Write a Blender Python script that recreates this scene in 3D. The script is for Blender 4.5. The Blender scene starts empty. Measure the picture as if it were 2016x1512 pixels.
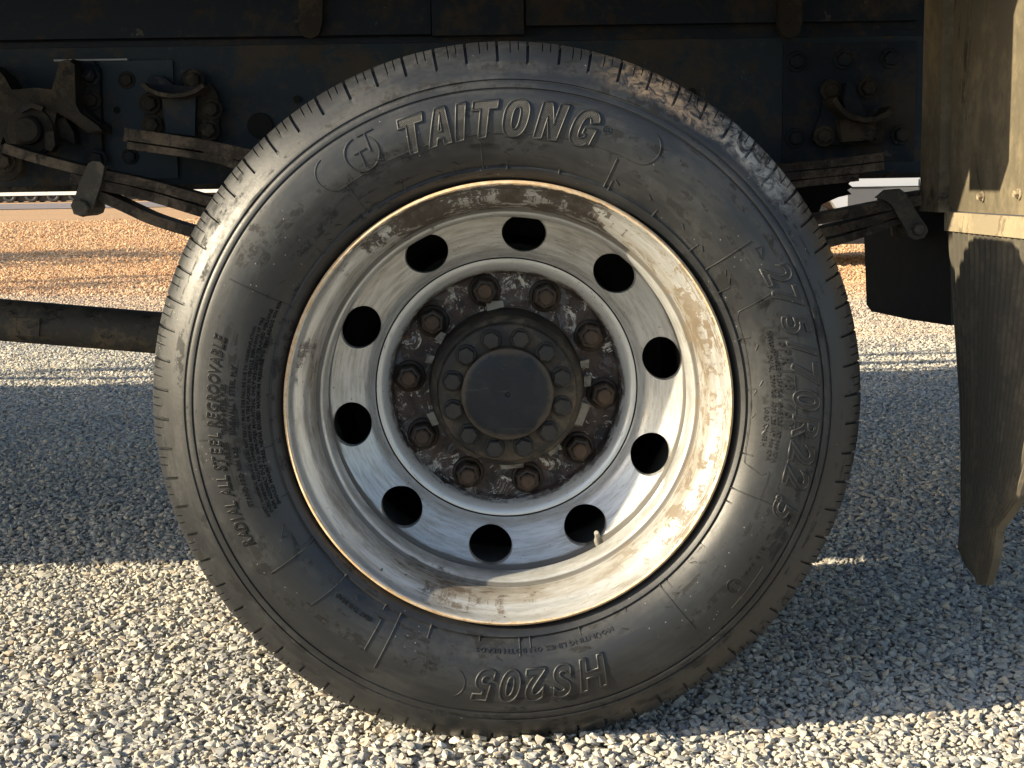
import bpy, bmesh, math, random
import numpy as np
from mathutils import Matrix, Vector

random.seed(7)
rng = np.random.default_rng(7)
scene = bpy.context.scene
COL = scene.collection
R = math.radians
PI = math.pi

# ---------------------------------------------------------------- camera, sky, sun, exposure
FPX = 2800.0                      # focal length in pixels of the 2016 px wide photograph
CAM = Vector((-0.0353, -1.860, 0.777))
YAW, PITCH, ROLL = R(1.21), R(8.08), R(0.93)
cam_d = bpy.data.cameras.new('camera')
cam_d.sensor_width = 36.0
cam_d.lens = 36.0 * FPX / 2016.0
cam_d.clip_start, cam_d.clip_end = 0.02, 2000.0
cam = bpy.data.objects.new('camera', cam_d)
COL.objects.link(cam)
CROT = Matrix.Rotation(-YAW, 4, 'Z') @ Matrix.Rotation(PI / 2 - PITCH, 4, 'X') @ Matrix.Rotation(-ROLL, 4, 'Z')
cam.matrix_world = Matrix.Translation(CAM) @ CROT
scene.camera = cam

SUN = Vector((-2.3, -0.76, 1.0)).normalized()
SUN_EL = math.asin(SUN.z)
world = bpy.data.worlds.new('World')
scene.world = world
world.use_nodes = True
wn = world.node_tree.nodes
sky = wn.new('ShaderNodeTexSky')
sky.sky_type = 'NISHITA'
sky.sun_disc = False
sky.sun_elevation = SUN_EL
sky.sun_rotation = math.atan2(SUN.x, SUN.y)
sky.air_density, sky.dust_density, sky.ozone_density = 1.0, 1.2, 1.2
wbg = wn['Background']
wbg.inputs['Strength'].default_value = 0.102
world.node_tree.links.new(sky.outputs[0], wbg.inputs[0])

sun_d = bpy.data.lights.new('sun', 'SUN')
sun_d.energy = 5.0
sun_d.angle = R(0.5)
sun_d.color = (1.0, 0.86, 0.61)
sun_o = bpy.data.objects.new('sun', sun_d)
COL.objects.link(sun_o)
sun_o.location = SUN * 30
sun_o.rotation_euler = SUN.to_track_quat('Z', 'Y').to_euler()

vs = scene.view_settings
vs.view_transform = 'Standard'
vs.look = 'None'
vs.gamma = 1.0
vs.use_curve_mapping = False
vs.exposure = 1.12

# ---------------------------------------------------------------- helpers
def at(px, py, Y):
    """the world point at depth Y that the photograph shows at pixel (px, py)"""
    d = CROT.to_3x3() @ Vector(((px - 1008) / FPX, -(py - 756) / FPX, -1.0))
    return CAM + d * ((Y - CAM.y) / d.y)

def atx(px, py, X):
    """the same on the plane x = X"""
    d = CROT.to_3x3() @ Vector(((px - 1008) / FPX, -(py - 756) / FPX, -1.0))
    return CAM + d * ((X - CAM.x) / d.x)

def tag(o, label=None, cat=None, group=None, kind=None):
    if label: o['label'] = label
    if cat: o['category'] = cat
    if group: o['group'] = group
    if kind: o['kind'] = kind
    return o

def empty(name, loc=(0, 0, 0), parent=None):
    o = bpy.data.objects.new(name, None)
    o.empty_display_size = 0.1
    o.location = loc
    COL.objects.link(o)
    if parent: o.parent = parent
    return o

def link(name, me, mat=None, parent=None, loc=(0, 0, 0)):
    o = bpy.data.objects.new(name, me)
    if mat is not None and not me.materials: me.materials.append(mat)
    o.location = loc
    if parent: o.parent = parent
    COL.objects.link(o)
    return o

def mesh(name, verts, faces, mat=None, parent=None, smooth=0, loc=(0, 0, 0)):
    me = bpy.data.meshes.new(name)
    me.from_pydata([tuple(v) for v in verts], [], [tuple(f) for f in faces])
    fix(me, smooth)
    return link(name, me, mat, parent, loc)

def fix(me, smooth=0, recalc=True):
    if recalc:
        bm = bmesh.new(); bm.from_mesh(me)
        bmesh.ops.recalc_face_normals(bm, faces=bm.faces)
        bm.to_mesh(me); bm.free()
    if smooth:
        me.polygons.foreach_set('use_smooth', [True] * len(me.polygons))
        me.set_sharp_from_angle(angle=R(smooth))
    me.update()

def from_bm(name, bm, mat=None, parent=None, smooth=0, loc=(0, 0, 0)):
    bmesh.ops.recalc_face_normals(bm, faces=bm.faces)
    me = bpy.data.meshes.new(name)
    bm.to_mesh(me); bm.free()
    if smooth:
        me.polygons.foreach_set('use_smooth', [True] * len(me.polygons))
        me.set_sharp_from_angle(angle=R(smooth))
    return link(name, me, mat, parent, loc)

def bevel(bm, w, seg=2):
    if w > 0:
        bmesh.ops.bevel(bm, geom=[e for e in bm.edges if len(e.link_faces) == 2 and e.calc_face_angle(0) > 0.5],
                        offset=w, segments=seg, affect='EDGES', profile=0.6, clamp_overlap=True)

def add_box(bm, x0, x1, y0, y1, z0, z1):
    v = [bm.verts.new((x, y, z)) for z in (z0, z1) for y in (y0, y1) for x in (x0, x1)]
    for f in ((0, 1, 3, 2), (4, 6, 7, 5), (0, 4, 5, 1), (1, 5, 7, 3), (3, 7, 6, 2), (2, 6, 4, 0)):
        bm.faces.new([v[i] for i in f])

def box(name, x0, x1, y0, y1, z0, z1, mat, parent, bev=0.003, smooth=40):
    bm = bmesh.new(); add_box(bm, x0, x1, y0, y1, z0, z1); bevel(bm, bev)
    return from_bm(name, bm, mat, parent, smooth)

def add_prism(bm, poly, y0, y1):
    """poly: (x, z) outline, extruded from y0 to y1"""
    a = [bm.verts.new((x, y0, z)) for x, z in poly]
    b = [bm.verts.new((x, y1, z)) for x, z in poly]
    bm.faces.new(a); bm.faces.new(b[::-1])
    n = len(poly)
    for i in range(n):
        bm.faces.new((a[i], b[i], b[(i + 1) % n], a[(i + 1) % n]))

def prism(name, poly, y0, y1, mat, parent, bev=0.003, smooth=35, seg=2):
    bm = bmesh.new(); add_prism(bm, poly, y0, y1); bevel(bm, bev, seg)
    return from_bm(name, bm, mat, parent, smooth)

def pxpoly(pts, Y):
    return [(p.x, p.z) for p in (at(x, y, Y) for x, y in pts)]

def chaikin(pts, it=2, closed=False):
    pts = [np.array(p, float) for p in pts]
    for _ in range(it):
        out = []
        n = len(pts)
        if not closed: out.append(pts[0])
        for i in range(n if closed else n - 1):
            a, b = pts[i], pts[(i + 1) % n]
            out += [a * .75 + b * .25, a * .25 + b * .75]
        if not closed: out.append(pts[-1])
        pts = out
    return pts

def revolve_data(prof, n, a0=0.0, a1=2 * PI):
    """profile of (r, y) turned about the Y axis"""
    full = abs(a1 - a0 - 2 * PI) < 1e-6
    th = np.linspace(a0, a1, n, endpoint=not full)
    prof = np.array(prof, float)
    m = len(prof)
    v = np.empty((len(th), m, 3))
    v[:, :, 0] = np.cos(th)[:, None] * prof[None, :, 0]
    v[:, :, 2] = np.sin(th)[:, None] * prof[None, :, 0]
    v[:, :, 1] = prof[None, :, 1]
    k = len(th)
    faces = []
    for i in range(k if full else k - 1):
        j = (i + 1) % k
        for q in range(m - 1):
            faces.append((i * m + q, j * m + q, j * m + q + 1, i * m + q + 1))
    return v.reshape(-1, 3), faces

def revolve(name, prof, n, mat, parent, smooth=35, loc=(0, 0, 0)):
    v, f = revolve_data(prof, n)
    return mesh(name, v, f, mat, parent, smooth, loc)

def add_revolve(bm, prof, n, loc=(0, 0, 0), phase=0.0):
    v, f = revolve_data(prof, n)
    c, s = math.cos(phase), math.sin(phase)
    vs_ = [bm.verts.new((x * c - z * s + loc[0], y + loc[1], x * s + z * c + loc[2])) for x, y, z in v]
    for q in f:
        try: bm.faces.new([vs_[i] for i in q])
        except ValueError: pass
    bmesh.ops.remove_doubles(bm, verts=vs_, dist=1e-6)

def sweep(name, path, hw, ht, mat, parent, bev=0.002, up=None):
    """rectangular bar along path of (x, y, z); hw half width along Y, ht half thickness in the x-z plane"""
    path = [Vector(p) for p in path]
    bm = bmesh.new()
    rings = []
    for i, p in enumerate(path):
        t = (path[min(i + 1, len(path) - 1)] - path[max(i - 1, 0)]).normalized()
        n = Vector((-t.z, 0, t.x)).normalized()
        w = Vector((0, 1, 0))
        rings.append([bm.verts.new(p + n * (a * ht) + w * (b * hw)) for a, b in ((1, -1), (1, 1), (-1, 1), (-1, -1))])
    for r0, r1 in zip(rings, rings[1:]):
        for k in range(4):
            bm.faces.new((r0[k], r0[(k + 1) % 4], r1[(k + 1) % 4], r1[k]))
    bm.faces.new(rings[0]); bm.faces.new(rings[-1][::-1])
    bevel(bm, bev)
    return from_bm(name, bm, mat, parent, 40)

def tube_bm(bm, path, rad, n=16):
    path = [Vector(p) for p in path]
    rings = []
    for i, p in enumerate(path):
        t = (path[min(i + 1, len(path) - 1)] - path[max(i - 1, 0)]).normalized()
        a = t.orthogonal().normalized() if i == 0 else (a0 - t * a0.dot(t)).normalized()
        a0 = a
        b = t.cross(a)
        rr = rad[i] if hasattr(rad, '__len__') else rad
        rings.append([bm.verts.new(p + (a * math.cos(q) + b * math.sin(q)) * rr) for q in np.linspace(0, 2 * PI, n, endpoint=False)])
    for r0, r1 in zip(rings, rings[1:]):
        for k in range(n):
            bm.faces.new((r0[k], r0[(k + 1) % n], r1[(k + 1) % n], r1[k]))
    bm.faces.new(rings[0]); bm.faces.new(rings[-1][::-1])

def tube(name, path, rad, mat, parent, n=16, smooth=40):
    bm = bmesh.new(); tube_bm(bm, path, rad, n)
    return from_bm(name, bm, mat, parent, smooth)

# ---------------------------------------------------------------- materials
class N:
    """small wrapper for building node materials"""
    def __init__(s, name):
        s.m = bpy.data.materials.new(name); s.m.use_nodes = True
        s.t = s.m.node_tree; s.b = s.t.nodes['Principled BSDF']
        s.tc = s.t.nodes.new('ShaderNodeTexCoord')
        s.obj = s.tc.outputs['Object']
        s.geo = s.t.nodes.new('ShaderNodeNewGeometry')
        s.pos = s.geo.outputs['Position']
    def new(s, t, **kw):
        n = s.t.nodes.new(t)
        for k, v in kw.items(): setattr(n, k, v)
        return n
    def put(s, sock, v):
        if v is None: return
        if isinstance(v, bpy.types.NodeSocket): s.t.links.new(v, sock)
        elif isinstance(v, (tuple, list)) and len(v) == 3 and sock.type == 'RGBA': sock.default_value = (*v, 1)
        else: sock.default_value = v
    def math(s, op, a, b=None, c=None, clamp=False):
        n = s.new('ShaderNodeMath', operation=op, use_clamp=clamp)
        for i, v in enumerate((a, b, c)): s.put(n.inputs[i], v)
        return n.outputs[0]
    def mix(s, f, a, b, blend='MIX'):
        n = s.new('ShaderNodeMix', data_type='RGBA', blend_type=blend)
        s.put(n.inputs[0], f); s.put(n.inputs[6], a); s.put(n.inputs[7], b)
        return n.outputs[2]
    def noise(s, vec=None, scale=5, detail=4, rough=0.6, dist=0.0, out=0):
        n = s.new('ShaderNodeTexNoise')
        s.put(n.inputs['Vector'], vec if vec is not None else s.obj)
        n.inputs['Scale'].default_value = scale; n.inputs['Detail'].default_value = detail
        n.inputs['Roughness'].default_value = rough; n.inputs['Distortion'].default_value = dist
        return n.outputs[out]
    def voronoi(s, vec=None, scale=5, feature='F1', out='Distance', rand=1.0):
        n = s.new('ShaderNodeTexVoronoi', feature=feature)
        s.put(n.inputs['Vector'], vec if vec is not None else s.obj)
        n.inputs['Scale'].default_value = scale; n.inputs['Randomness'].default_value = rand
        return n.outputs[out]
    def step(s, v, lo, hi, a=0.0, b=1.0):
        n = s.new('ShaderNodeMapRange', interpolation_type='SMOOTHSTEP')
        s.put(n.inputs[0], v)
        for i, x in zip((1, 2, 3, 4), (lo, hi, a, b)): s.put(n.inputs[i], x)
        return n.outputs[0]
    def sep(s, v):
        n = s.new('ShaderNodeSeparateXYZ'); s.put(n.inputs[0], v); return n.outputs
    def comb(s, x, y, z):
        n = s.new('ShaderNodeCombineXYZ')
        for i, v in enumerate((x, y, z)): s.put(n.inputs[i], v)
        return n.outputs[0]
    def scale(s, v, k):
        n = s.new('ShaderNodeVectorMath', operation='MULTIPLY'); s.put(n.inputs[0], v); n.inputs[1].default_value = k
        return n.outputs[0]
    def bump(s, h, strength=0.3, dist=0.002, nrm=None):
        n = s.new('ShaderNodeBump'); s.put(n.inputs['Height'], h)
        n.inputs['Strength'].default_value = strength; n.inputs['Distance'].default_value = dist
        if nrm is not None: s.put(n.inputs['Normal'], nrm)
        return n.outputs[0]
    def polar(s):
        x, y, z = s.sep(s.obj)
        r = s.math('SQRT', s.math('ADD', s.math('MULTIPLY', x, x), s.math('MULTIPLY', z, z)))
        a = s.math('ARCTAN2', z, x)
        # unit direction instead of the angle, so that no seam shows
        ux, uz = s.math('DIVIDE', x, r), s.math('DIVIDE', z, r)
        return r, a, ux, uz, y
    def out(s, color=None, rough=None, metal=None, normal=None, spec=None, coat=None):
        s.put(s.b.inputs['Base Color'], color); s.put(s.b.inputs['Roughness'], rough)
        s.put(s.b.inputs['Metallic'], metal); s.put(s.b.inputs['Normal'], normal)
        s.put(s.b.inputs['Specular IOR Level'], spec); s.put(s.b.inputs['Coat Weight'], coat)
        return s.m

def rubber(name, base=(0.0115, 0.0128, 0.0150), dust=(0.058, 0.060, 0.061), amt=0.30, hatch=False, smut=1.0):
    n = N(name)
    r, a, ux, uz, y = n.polar()
    big = n.noise(n.obj, 9, 5, 0.62)
    fine = n.noise(n.obj, 160, 4, 0.7)
    ring = n.noise(n.comb(n.math('MULTIPLY', ux, 1.3), n.math('MULTIPLY', r, 26), n.math('MULTIPLY', uz, 1.3)), 2.2, 5, 0.6)
    m = n.math('MULTIPLY', n.step(n.math('ADD', n.math('MULTIPLY', big, .6), n.math('MULTIPLY', ring, .5)), .46, .66), amt)
    m = n.math('MULTIPLY', m, n.step(fine, .25, .7, .55, 1.0))
    col = n.mix(m, base, dust)
    # dark wet-looking smears along the rings
    smear = n.math('MULTIPLY', n.step(ring, .50, .58), n.step(n.noise(n.obj, 34, 6, .75), .47, .56))
    belt = n.step(n.math('ABSOLUTE', n.math('SUBTRACT', n.math('ADD', r, n.math('MULTIPLY', n.math('SUBTRACT', big, .5), .05)), .361)), .024, .008)
    smudge = n.math('MULTIPLY', belt, n.math('MULTIPLY', n.step(n.noise(n.obj, 42, 7, .8, .5), .44, .66), n.step(n.noise(n.obj, 5, 3, .6), .48, .62)))
    smudge = n.math('MULTIPLY', smudge, .95 * smut)
    smear = n.math('MAXIMUM', n.math('MULTIPLY', smear, .55 * smut), smudge)
    col = n.mix(n.math('MULTIPLY', smear, .9), col, (0.004, 0.004, 0.004))
    # mud and scuffs rubbed onto the upper right shoulder of the tread
    ang = n.step(n.math('ABSOLUTE', n.math('SUBTRACT', a, 0.93)), .20, .42, 1.0, 0.0)
    sh = n.math('MULTIPLY', ang, n.step(n.math('ADD', r, n.math('MULTIPLY', n.noise(n.obj, 22, 4, .7), .03)), .447, .462))
    sc = n.noise(n.obj, 55, 6, .72, 1.2)
    sh2 = n.math('MULTIPLY', sh, n.step(sc, .38, .62))
    col = n.mix(n.math('MULTIPLY', sh2, .85), col, n.mix(n.step(a, .82, 1.0), (0.33, 0.32, 0.29), (0.27, 0.20, 0.135)))
    # pale specks
    sp = n.math('MULTIPLY', n.step(n.voronoi(n.obj, 95), .09, .05), n.step(n.noise(n.obj, 12, 2, .5), .5, .62))
    col = n.mix(n.math('MULTIPLY', sp, .55), col, (0.4, 0.38, 0.35))
    ro = n.math('ADD', n.step(m, 0, .4, .36, .55), n.math('MULTIPLY', fine, .14))
    ro = n.math('ADD', n.math('SUBTRACT', ro, n.math('MULTIPLY', sh2, .12)), n.math('MULTIPLY', smear, .22))
    h = n.math('ADD', n.math('MULTIPLY', fine, .5), n.math('MULTIPLY', n.noise(n.obj, 45, 4, .7), .8))
    h = n.math('ADD', h, n.math('MULTIPLY', sh2, 2.0))
    nr = n.bump(h, .22, .001)
    if hatch:
        x, _, z = n.sep(n.obj)
        w = n.math('SINE', n.math('MULTIPLY', n.math('ADD', x, n.math('MULTIPLY', z, .75)), 2 * PI / .0021))
        nr = n.bump(w, .9, .0007, nr)
        col = n.mix(n.step(w, -.2, .5), col, n.mix(.45, col, dust))
    return n.out(col, ro, 0.0, nr, n.step(smear, 0, 1, .55, .12))

def dirty(name, base, dust, amt=0.5, scale=6, rough=0.6, metal=0.0, bump=.25, streak=False, rust=None, grime=None, spec=.18, chips=None):
    n = N(name)
    v = n.scale(n.pos, (1, 1, .42)) if streak else n.pos
    a = n.noise(v, scale, 6, .65, .3)
    b = n.noise(n.pos, scale * 9, 5, .7)
    f = n.math('MULTIPLY', n.step(n.math('ADD', n.math('MULTIPLY', a, .72), n.math('MULTIPLY', b, .28)), .56 - .13 * amt, .60), amt)
    col = n.mix(f, base, dust)
    if rust:
        q = n.step(n.noise(n.pos, scale * 2.3, 6, .72, .5), .56, .68)
        col = n.mix(n.math('MULTIPLY', q, .8), col, rust)
    if grime:
        q = n.step(n.noise(v, scale * 1.6, 7, .78, .6), .54, .62)
        col = n.mix(n.math('MULTIPLY', q, .85), col, grime)
    if chips:
        q = n.math('MULTIPLY', n.step(n.noise(n.pos, 27, 6, .8, .4), .60, .64), n.step(n.noise(n.pos, 4.5, 3, .6), .50, .62))
        col = n.mix(n.math('MULTIPLY', q, .8), col, chips)
    nr = n.bump(n.math('ADD', a, n.math('MULTIPLY', b, .7)), bump, .003)
    return n.out(col, n.step(f, 0, 1, rough, .85), metal, nr, spec)

M = {}
M['rubber'] = rubber('tyre_rubber')
M['rubber_word'] = rubber('tyre_rubber_hatched', (0.022, 0.022, 0.022), (0.10, 0.10, 0.097), amt=.5, hatch=True, smut=0.0)
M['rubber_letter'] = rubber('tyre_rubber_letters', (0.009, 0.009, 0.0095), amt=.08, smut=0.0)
M['rubber_shaded'] = N('tyre_rubber_shaded_letters').out((0.006, 0.006, 0.006), .8, 0.0, None, .2)  # darker, sheenless rubber: paints in the shadowed edges of the left-hand words
M['rubber_dull'] = rubber('old_rubber', (0.016, 0.016, 0.016), amt=.25)
M['black_steel'] = dirty('black_steel', (0.0042, 0.0085, 0.0155), (0.048, 0.036, 0.023), .6, 6, .6, rust=(0.026, 0.017, 0.010), chips=(0.070, 0.066, 0.060))
M['rail_blue'] = dirty('rail_paint', (0.0125, 0.0205, 0.0300), (0.062, 0.047, 0.031), .6, 7, .6, rust=(0.036, 0.024, 0.014), chips=(0.095, 0.092, 0.085))
M['cast'] = dirty('dusty_casting', (0.020, 0.017, 0.014), (0.062, 0.049, 0.034), .7, 12, .75, bump=.8, grime=(0.008, 0.008, 0.008))
M['spring'] = dirty('dusty_spring_steel', (0.035, 0.029, 0.024), (0.125, 0.10, 0.074), .8, 14, .8, bump=.9, grime=(0.016, 0.013, 0.011), rust=(0.09, 0.05, 0.035))
M['clamp'] = dirty('dusty_clamp_steel', (0.055, 0.051, 0.044), (0.115, 0.10, 0.08), .7, 14, .8, bump=.5)
M['board'] = dirty('dusty_board', (0.115, 0.098, 0.068), (0.225, 0.185, 0.12), .85, 3.2, .85, bump=.5, streak=True, grime=(0.022, 0.021, 0.019))
M['flap'] = dirty('dusty_mudflap', (0.088, 0.080, 0.064), (0.17, 0.145, 0.105), .6, 9, .75, bump=.25)
M['strip'] = dirty('dusty_strip', (0.27, 0.225, 0.155), (0.37, 0.30, 0.195), .9, 9, .85, bump=.35, grime=(0.14, 0.11, 0.08))
M['black_flap'] = dirty('black_flap', (0.008, 0.008, 0.008), (0.02, 0.018, 0.015), .4, 8, .8)
M['shaft'] = dirty('shaft_paint', (0.040, 0.039, 0.037), (0.105, 0.086, 0.062), .7, 13, .6, bump=.4, grime=(0.012, 0.012, 0.012))
M['deck'] = dirty('deck_steel', (0.006, 0.0075, 0.010), (0.018, 0.015, 0.011), .4, 3, .7)
M['silver_edge'] = dirty('bare_edge', (0.25, 0.27, 0.30), (0.2, 0.18, 0.15), .3, 30, .5)

def wheel_paint():
    n = N('wheel_silver_paint')
    r, a, ux, uz, y = n.polar()
    pol = n.comb(n.math('MULTIPLY', ux, 1.6), n.math('MULTIPLY', r, 70), n.math('MULTIPLY', uz, 1.6))
    pol2 = n.comb(n.math('MULTIPLY', ux, 3.0), n.math('ADD', n.math('MULTIPLY', r, 120), n.math('MULTIPLY', y, 90)), n.math('MULTIPLY', uz, 3.0))
    big = n.noise(n.obj, 7, 5, .6)
    brush = n.noise(pol, 3.0, 6, .7)
    scr = n.noise(pol2, 4.0, 5, .75)
    col = n.mix(n.step(brush, .35, .7), (0.53, 0.535, 0.53), (0.38, 0.38, 0.365))
    ringp = n.math('MULTIPLY', n.step(r, .1885, .1865), n.step(brush, .25, .5, 1.0, .75))
    # brown film of brake dust
    film = n.math('MULTIPLY', n.step(n.math('ADD', n.math('MULTIPLY', big, .55), n.math('MULTIPLY', brush, .5)), .48, .72), .5)
    col = n.mix(n.math('MULTIPLY', film, n.math('SUBTRACT', 1.0, n.math('MULTIPLY', ringp, .7))), col, (0.22, 0.195, 0.155))
    col = n.mix(n.math('MULTIPLY', ringp, .8), col, (0.66, 0.67, 0.655))
    band = n.math('MULTIPLY', n.math('MULTIPLY', n.step(y, .022, .034), n.step(y, .062, .056)), n.step(r, .255, .257))
    band = n.math('MULTIPLY', band, n.step(n.math('ADD', n.math('MULTIPLY', big, .5), n.math('MULTIPLY', brush, .5)), .30, .58))
    col = n.mix(n.math('MULTIPLY', band, .78), col, (0.165, 0.142, 0.11))
    # worn-through streaks, dark brown; heavier on the outer barrel
    outer = n.step(r, .246, .262, .0, .085)
    top = n.step(uz, .45, .95, 0.0, .06)
    thr = n.math('SUBTRACT', .685, n.math('MULTIPLY', n.math('ADD', outer, n.math('MULTIPLY', top, n.step(r, .246, .262))), 1.0))
    wear = n.step(n.math('SUBTRACT', n.math('ADD', n.math('MULTIPLY', scr, .55), n.math('MULTIPLY', big, .5)), thr), -.02, .05)
    col = n.mix(n.math('MULTIPLY', wear, .85), col, (0.075, 0.052, 0.034))
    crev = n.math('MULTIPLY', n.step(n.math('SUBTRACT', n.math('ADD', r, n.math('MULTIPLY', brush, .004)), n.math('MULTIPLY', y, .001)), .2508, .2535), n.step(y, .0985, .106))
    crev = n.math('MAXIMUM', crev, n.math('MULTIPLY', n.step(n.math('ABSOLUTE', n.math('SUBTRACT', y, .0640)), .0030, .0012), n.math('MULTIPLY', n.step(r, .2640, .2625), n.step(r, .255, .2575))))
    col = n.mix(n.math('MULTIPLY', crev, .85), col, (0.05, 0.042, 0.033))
    stripe = n.noise(n.comb(n.math('MULTIPLY', ux, 5.5), n.math('MULTIPLY', r, 230), n.math('MULTIPLY', uz, 5.5)), 2.0, 5, .8)
    st_m = n.math('MULTIPLY', n.step(stripe, .57, .64), n.step(n.noise(n.obj, 13, 4, .6), .42, .6))
    col = n.mix(n.math('MULTIPLY', st_m, .7), col, (0.10, 0.09, 0.075))
    loss = n.math('MULTIPLY', n.math('MULTIPLY', n.step(uz, .50, .80), n.step(r, .2595, .2625)), n.step(n.math('ADD', n.math('ADD', n.math('MULTIPLY', scr, .45), n.math('MULTIPLY', big, .40)), n.math('MULTIPLY', uz, .22)), .585, .615))
    col = n.mix(n.math('MULTIPLY', loss, .9), col, (0.042, 0.031, 0.023))
    wear = n.math('MAXIMUM', wear, loss)
    chip = n.math('MULTIPLY', n.step(n.noise(n.obj, 75, 5, .75), .66, .70), n.step(big, .36, .50))
    col = n.mix(chip, col, (0.05, 0.036, 0.026))
    mud = n.math('MULTIPLY', n.math('MULTIPLY', n.step(ux, .35, .75), n.step(r, .2560, .2600)), n.step(n.math('ADD', n.math('MULTIPLY', scr, .5), n.math('MULTIPLY', n.noise(n.obj, 15, 6, .75, .4), .55)), .535, .565))
    col = n.mix(n.math('MULTIPLY', mud, .85), col, (0.14, 0.108, 0.072))
    wear = n.math('MAXIMUM', wear, mud)
    # tan rust on the rim edge
    lipm = n.step(n.math('ADD', r, n.math('MULTIPLY', n.math('SUBTRACT', n.noise(n.obj, 60, 5, .7), .5), .006)), .2922, .2936)
    lipc = n.mix(n.step(n.noise(n.obj, 90, 5, .75), .40, .60), (0.50, 0.34, 0.19), (0.58, 0.46, 0.32))
    lipc = n.mix(n.step(n.noise(pol, 9, 5, .8), .57, .66), lipc, (0.10, 0.075, 0.05))
    col = n.mix(lipm, col, lipc)
    # bare rusty mounting face with flaking paint
    edge = n.math('ADD', r, n.math('MULTIPLY', n.math('SUBTRACT', n.noise(n.obj, 26, 5, .7), .5), .012))
    flm = n.step(edge, .1695, .1682)
    rc = n.mix(n.step(n.noise(n.obj, 30, 6, .7, .6), .42, .62), (0.022, 0.017, 0.016), (0.062, 0.046, 0.042))
    rc = n.mix(n.step(n.noise(n.obj, 19, 5, .7, 1.0), .53, .58), rc, (0.11, 0.115, 0.125))
    rc = n.mix(n.step(n.noise(n.obj, 30, 6, .8, 1.5), .555, .575), rc, (0.60, 0.57, 0.51))
    rc = n.mix(n.step(n.noise(n.obj, 33, 4, .7), .62, .7), rc, (0.14, 0.055, 0.03))
    col = n.mix(flm, col, rc)
    ringd = n.math('MULTIPLY', n.step(edge, .1735, .1705), n.step(n.noise(n.obj, 40, 5, .75), .42, .58))
    col = n.mix(n.math('MULTIPLY', ringd, .75), col, (0.07, 0.045, 0.035))
    dirt = n.math('MAXIMUM', n.math('MAXIMUM', n.math('MAXIMUM', n.math('MULTIPLY', wear, .9), n.math('MAXIMUM', crev, n.math('MULTIPLY', st_m, .6))), n.math('MULTIPLY', n.math('MAXIMUM', film, band), .7)), n.math('MAXIMUM', flm, n.math('MULTIPLY', lipm, .85)))
    ro = n.step(dirt, 0, 1, .30, .70)
    me = n.step(dirt, 0, .9, .38, 0.0)
    h = n.math('ADD', n.math('MULTIPLY', scr, .5), n.math('MULTIPLY', n.math('MULTIPLY', flm, n.noise(n.obj, 40, 6, .75)), 4.0))
    h = n.math('SUBTRACT', h, n.math('MULTIPLY', chip, .8))
    return n.out(col, ro, me, n.bump(h, .3, .001), .5)
M['wheel'] = wheel_paint()

def greasy(name, base, dust, rust=None, rough=.5, amt=.7, spec=.35):
    n = N(name)
    a = n.noise(n.pos, 28, 6, .7, .4); b = n.noise(n.pos, 110, 5, .75)
    f = n.math('MULTIPLY', n.step(n.math('ADD', n.math('MULTIPLY', a, .7), n.math('MULTIPLY', b, .3)), .46, .62), amt)
    col = n.mix(f, base, dust)
    if rust: col = n.mix(n.step(n.noise(n.pos, 60, 5, .7), .5, .62), col, rust)
    oi = n.new('ShaderNodeObjectInfo').outputs['Random']
    col = n.mix(n.math('MULTIPLY', oi, .45), col, n.mix(.5, col, dust))
    return n.out(col, n.step(f, 0, 1, rough, .85), 0.0, n.bump(n.math('ADD', a, b), .35, .0015), spec)
M['hub'] = greasy('greasy_hub', (0.016, 0.0155, 0.015), (0.095, 0.075, 0.053), None, .6, .9)
M['hub_bolt'] = greasy('greasy_bolt', (0.010, 0.0115, 0.0135), (0.040, 0.034, 0.027), None, .4, .5)
M['hub_cap'] = greasy('hub_cap_black', (0.007, 0.0098, 0.0145), (0.022, 0.0225, 0.024), None, .42, .35, .22)
def cap_mat():
    n = N('hub_cap_scuffed')
    r, a, ux, uz, y = n.polar()
    a1 = n.noise(n.obj, 26, 6, .7, .5); b1 = n.noise(n.obj, 150, 5, .8)
    sc = n.noise(n.scale(n.obj, (6, 6, 55)), 2.4, 4, .8, .6)
    col = n.mix(n.step(a1, .46, .64), (0.0065, 0.0095, 0.0145), (0.016, 0.0175, 0.020))
    col = n.mix(n.math('MULTIPLY', n.step(sc, .62, .68), .5), col, (0.075, 0.072, 0.066))
    col = n.mix(n.math('MULTIPLY', n.step(n.math('ADD', r, n.math('MULTIPLY', a1, .02)), .066, .074), .8), col, (0.065, 0.052, 0.038))
    return n.out(col, n.step(a1, .4, .65, .36, .62), 0.0, n.bump(n.math('ADD', a1, n.math('MULTIPLY', b1, .5)), .3, .0012), .3)
M['hub_cap'] = cap_mat()
M['nut'] = greasy('rusty_nut', (0.019, 0.016, 0.014), (0.065, 0.048, 0.035), (0.042, 0.026, 0.018))
M['stud'] = greasy('rusty_stud', (0.045, 0.032, 0.024), (0.115, 0.068, 0.042), None, .7)
M['pad'] = greasy('pale_pad', (0.30, 0.285, 0.25), (0.12, 0.105, 0.085), None, .7, .85)
M['drum'] = greasy('brake_drum', (0.012, 0.011, 0.010), (0.04, 0.03, 0.022))

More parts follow.
